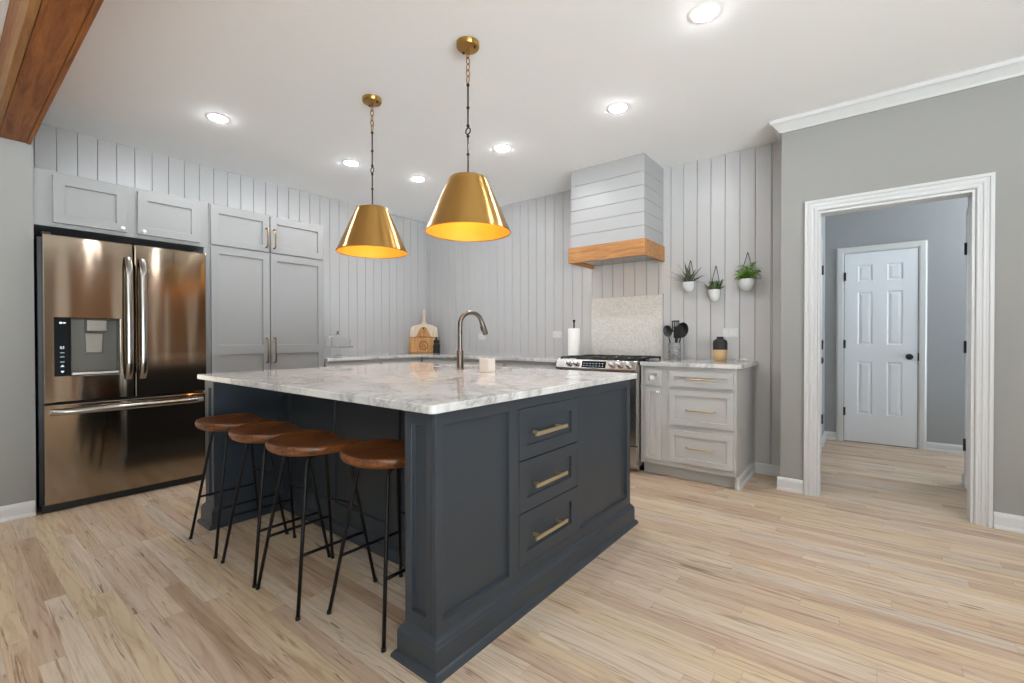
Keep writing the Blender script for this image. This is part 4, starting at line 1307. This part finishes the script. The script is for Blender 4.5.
# ------------------------------------------------------------------ wall planters
def leaf(bm, base, tip, w, bend, segs=4):
    base, tip = Vector(base), Vector(tip)
    d = tip-base
    s = d.cross(Vector((0, 0, 1)))
    if s.length < 1e-4: s = Vector((1, 0, 0))
    s.normalize(); n = s.cross(d).normalized()
    L_, R_2, C_ = [], [], []
    for i in range(segs+1):
        k = i/segs
        c = base+d*k+n*(bend*math.sin(PI*k*0.9)) - Vector((0, 0, abs(bend)*1.2*k*k))
        ww = w*math.sin(PI*(0.08+0.92*k)) if i < segs else 0.0005
        L_.append(bm.verts.new(c-s*ww)); C_.append(bm.verts.new(c-n*ww*0.25)); R_2.append(bm.verts.new(c+s*ww))
    for i in range(segs):
        bm.faces.new((L_[i], L_[i+1], C_[i+1], C_[i])); bm.faces.new((C_[i], C_[i+1], R_2[i+1], R_2[i]))

def planter(label, x, ztop, zhook, r, hp, kind):
    yc = YB-r-0.006
    t = thing('hanging_planter', label, 'planter', (x, YB, ztop-hp), 'white planters hung on the shiplap')
    bm = BM(); lathe(bm, [(0, -hp), (r*0.35, -hp+0.002), (r*0.72, -hp*0.78), (r*0.95, -hp*0.4), (r, 0), (r-0.004, 0.001), (r-0.006, -0.012), (0, -0.012)], (x, yc, ztop), 32)
    obj('pot', bm, M['pot'], t, smooth=True)
    bm = BM(); lathe(bm, [(0, -0.006), (r-0.0065, -0.009), (r-0.0065, -0.0118), (0, -0.0118)], (x, yc, ztop), 24); obj('soil', bm, M['soil'], t, smooth=True)
    bm = BM(); hk = Vector((x, YB-0.012, zhook))
    tube(bm, [(x-r+0.004, yc+0.01, ztop-0.01), hk+Vector((-0.004, 0, 0)), hk+Vector((0, 0, 0.005)), hk+Vector((0.004, 0, 0)), (x+r-0.004, yc+0.01, ztop-0.01)], 0.0028, 6)
    obj('cord', bm, M['leather'], t, smooth=True)
    bm = BM(); tube(bm, [(x, YB-0.0005, zhook+0.003), (x, YB-0.022, zhook+0.003), (x, YB-0.026, zhook+0.010)], 0.0035, 8); obj('hook', bm, M['iron'], t, smooth=True)
    rnd = random.Random(int(x*1000))
    bm = BM()
    b0 = Vector((x, yc, ztop-0.010))
    if kind == 'spiky':
        for i in range(34):
            a = rnd.uniform(0, 2*PI); el = rnd.uniform(0.05, 1.45)
            L2 = rnd.uniform(0.15, 0.27)
            d = Vector((math.cos(a)*math.cos(el), math.sin(a)*math.cos(el)*0.55-0.12, math.sin(el)*0.85))
            tip = b0+d*L2
            tip.y = min(tip.y, YB-0.012)
            tip.x = max(min(tip.x, x+0.135), x-0.19)
            leaf(bm, b0+Vector((math.cos(a)*0.012, math.sin(a)*0.012, 0)), tip, 0.0078, 0.012)
        mm = M['leaf_spike']
    elif kind == 'succulent':
        for i in range(52):
            a = rnd.uniform(0, 2*PI); q = rnd.uniform(0.1, 1)
            s0 = b0+Vector((math.cos(a)*r*0.7*q, math.sin(a)*r*0.7*q, 0.002))
            L2 = rnd.uniform(0.05, 0.098)
            d = Vector((math.cos(a)*q*0.9, math.sin(a)*q*0.7, rnd.uniform(0.5, 1.1)))
            tip = s0+d*L2; tip.y = min(tip.y, YB-0.012)
            leaf(bm, s0, tip, 0.016, 0.004)
        mm = M['leaf_dark']
    else:
        for i in range(60):
            a = rnd.uniform(0, 2*PI); q = rnd.uniform(0.2, 1)
            el = rnd.uniform(-0.1, 1.3)
            stem = b0+Vector((math.cos(a)*math.cos(el)*0.075*q, math.sin(a)*math.cos(el)*0.06*q-0.006, 0.012+0.13*math.sin(el)*q+rnd.uniform(-0.01, 0.03)))
            stem.y = min(stem.y, YB-0.02)
            tube(bm, [b0, b0.lerp(stem, 0.5)+Vector((0, 0, 0.01)), stem], 0.0014, 4)
            tip = stem+Vector((math.cos(a)*0.042, math.sin(a)*0.03-0.015, rnd.uniform(-0.035, 0.03)))
            tip.y = min(tip.y, YB-0.012)
            leaf(bm, stem, tip, rnd.uniform(0.020, 0.030), 0.006)
        mm = M['leaf_bright']
    o = obj('leaves', bm, mm, t, smooth='all', keep=True)
planter('white wall planter with spiky grass-like plant, nearest the hood', -1.262, 1.625, 1.815, 0.056, 0.092, 'spiky')
planter('white wall planter with small dark succulent, the lowest hung', -1.045, 1.545, 1.745, 0.052, 0.105, 'succulent')
planter('white wall planter with bushy bright green leaves, nearest the doorway', -0.795, 1.615, 1.835, 0.062, 0.100, 'bushy')
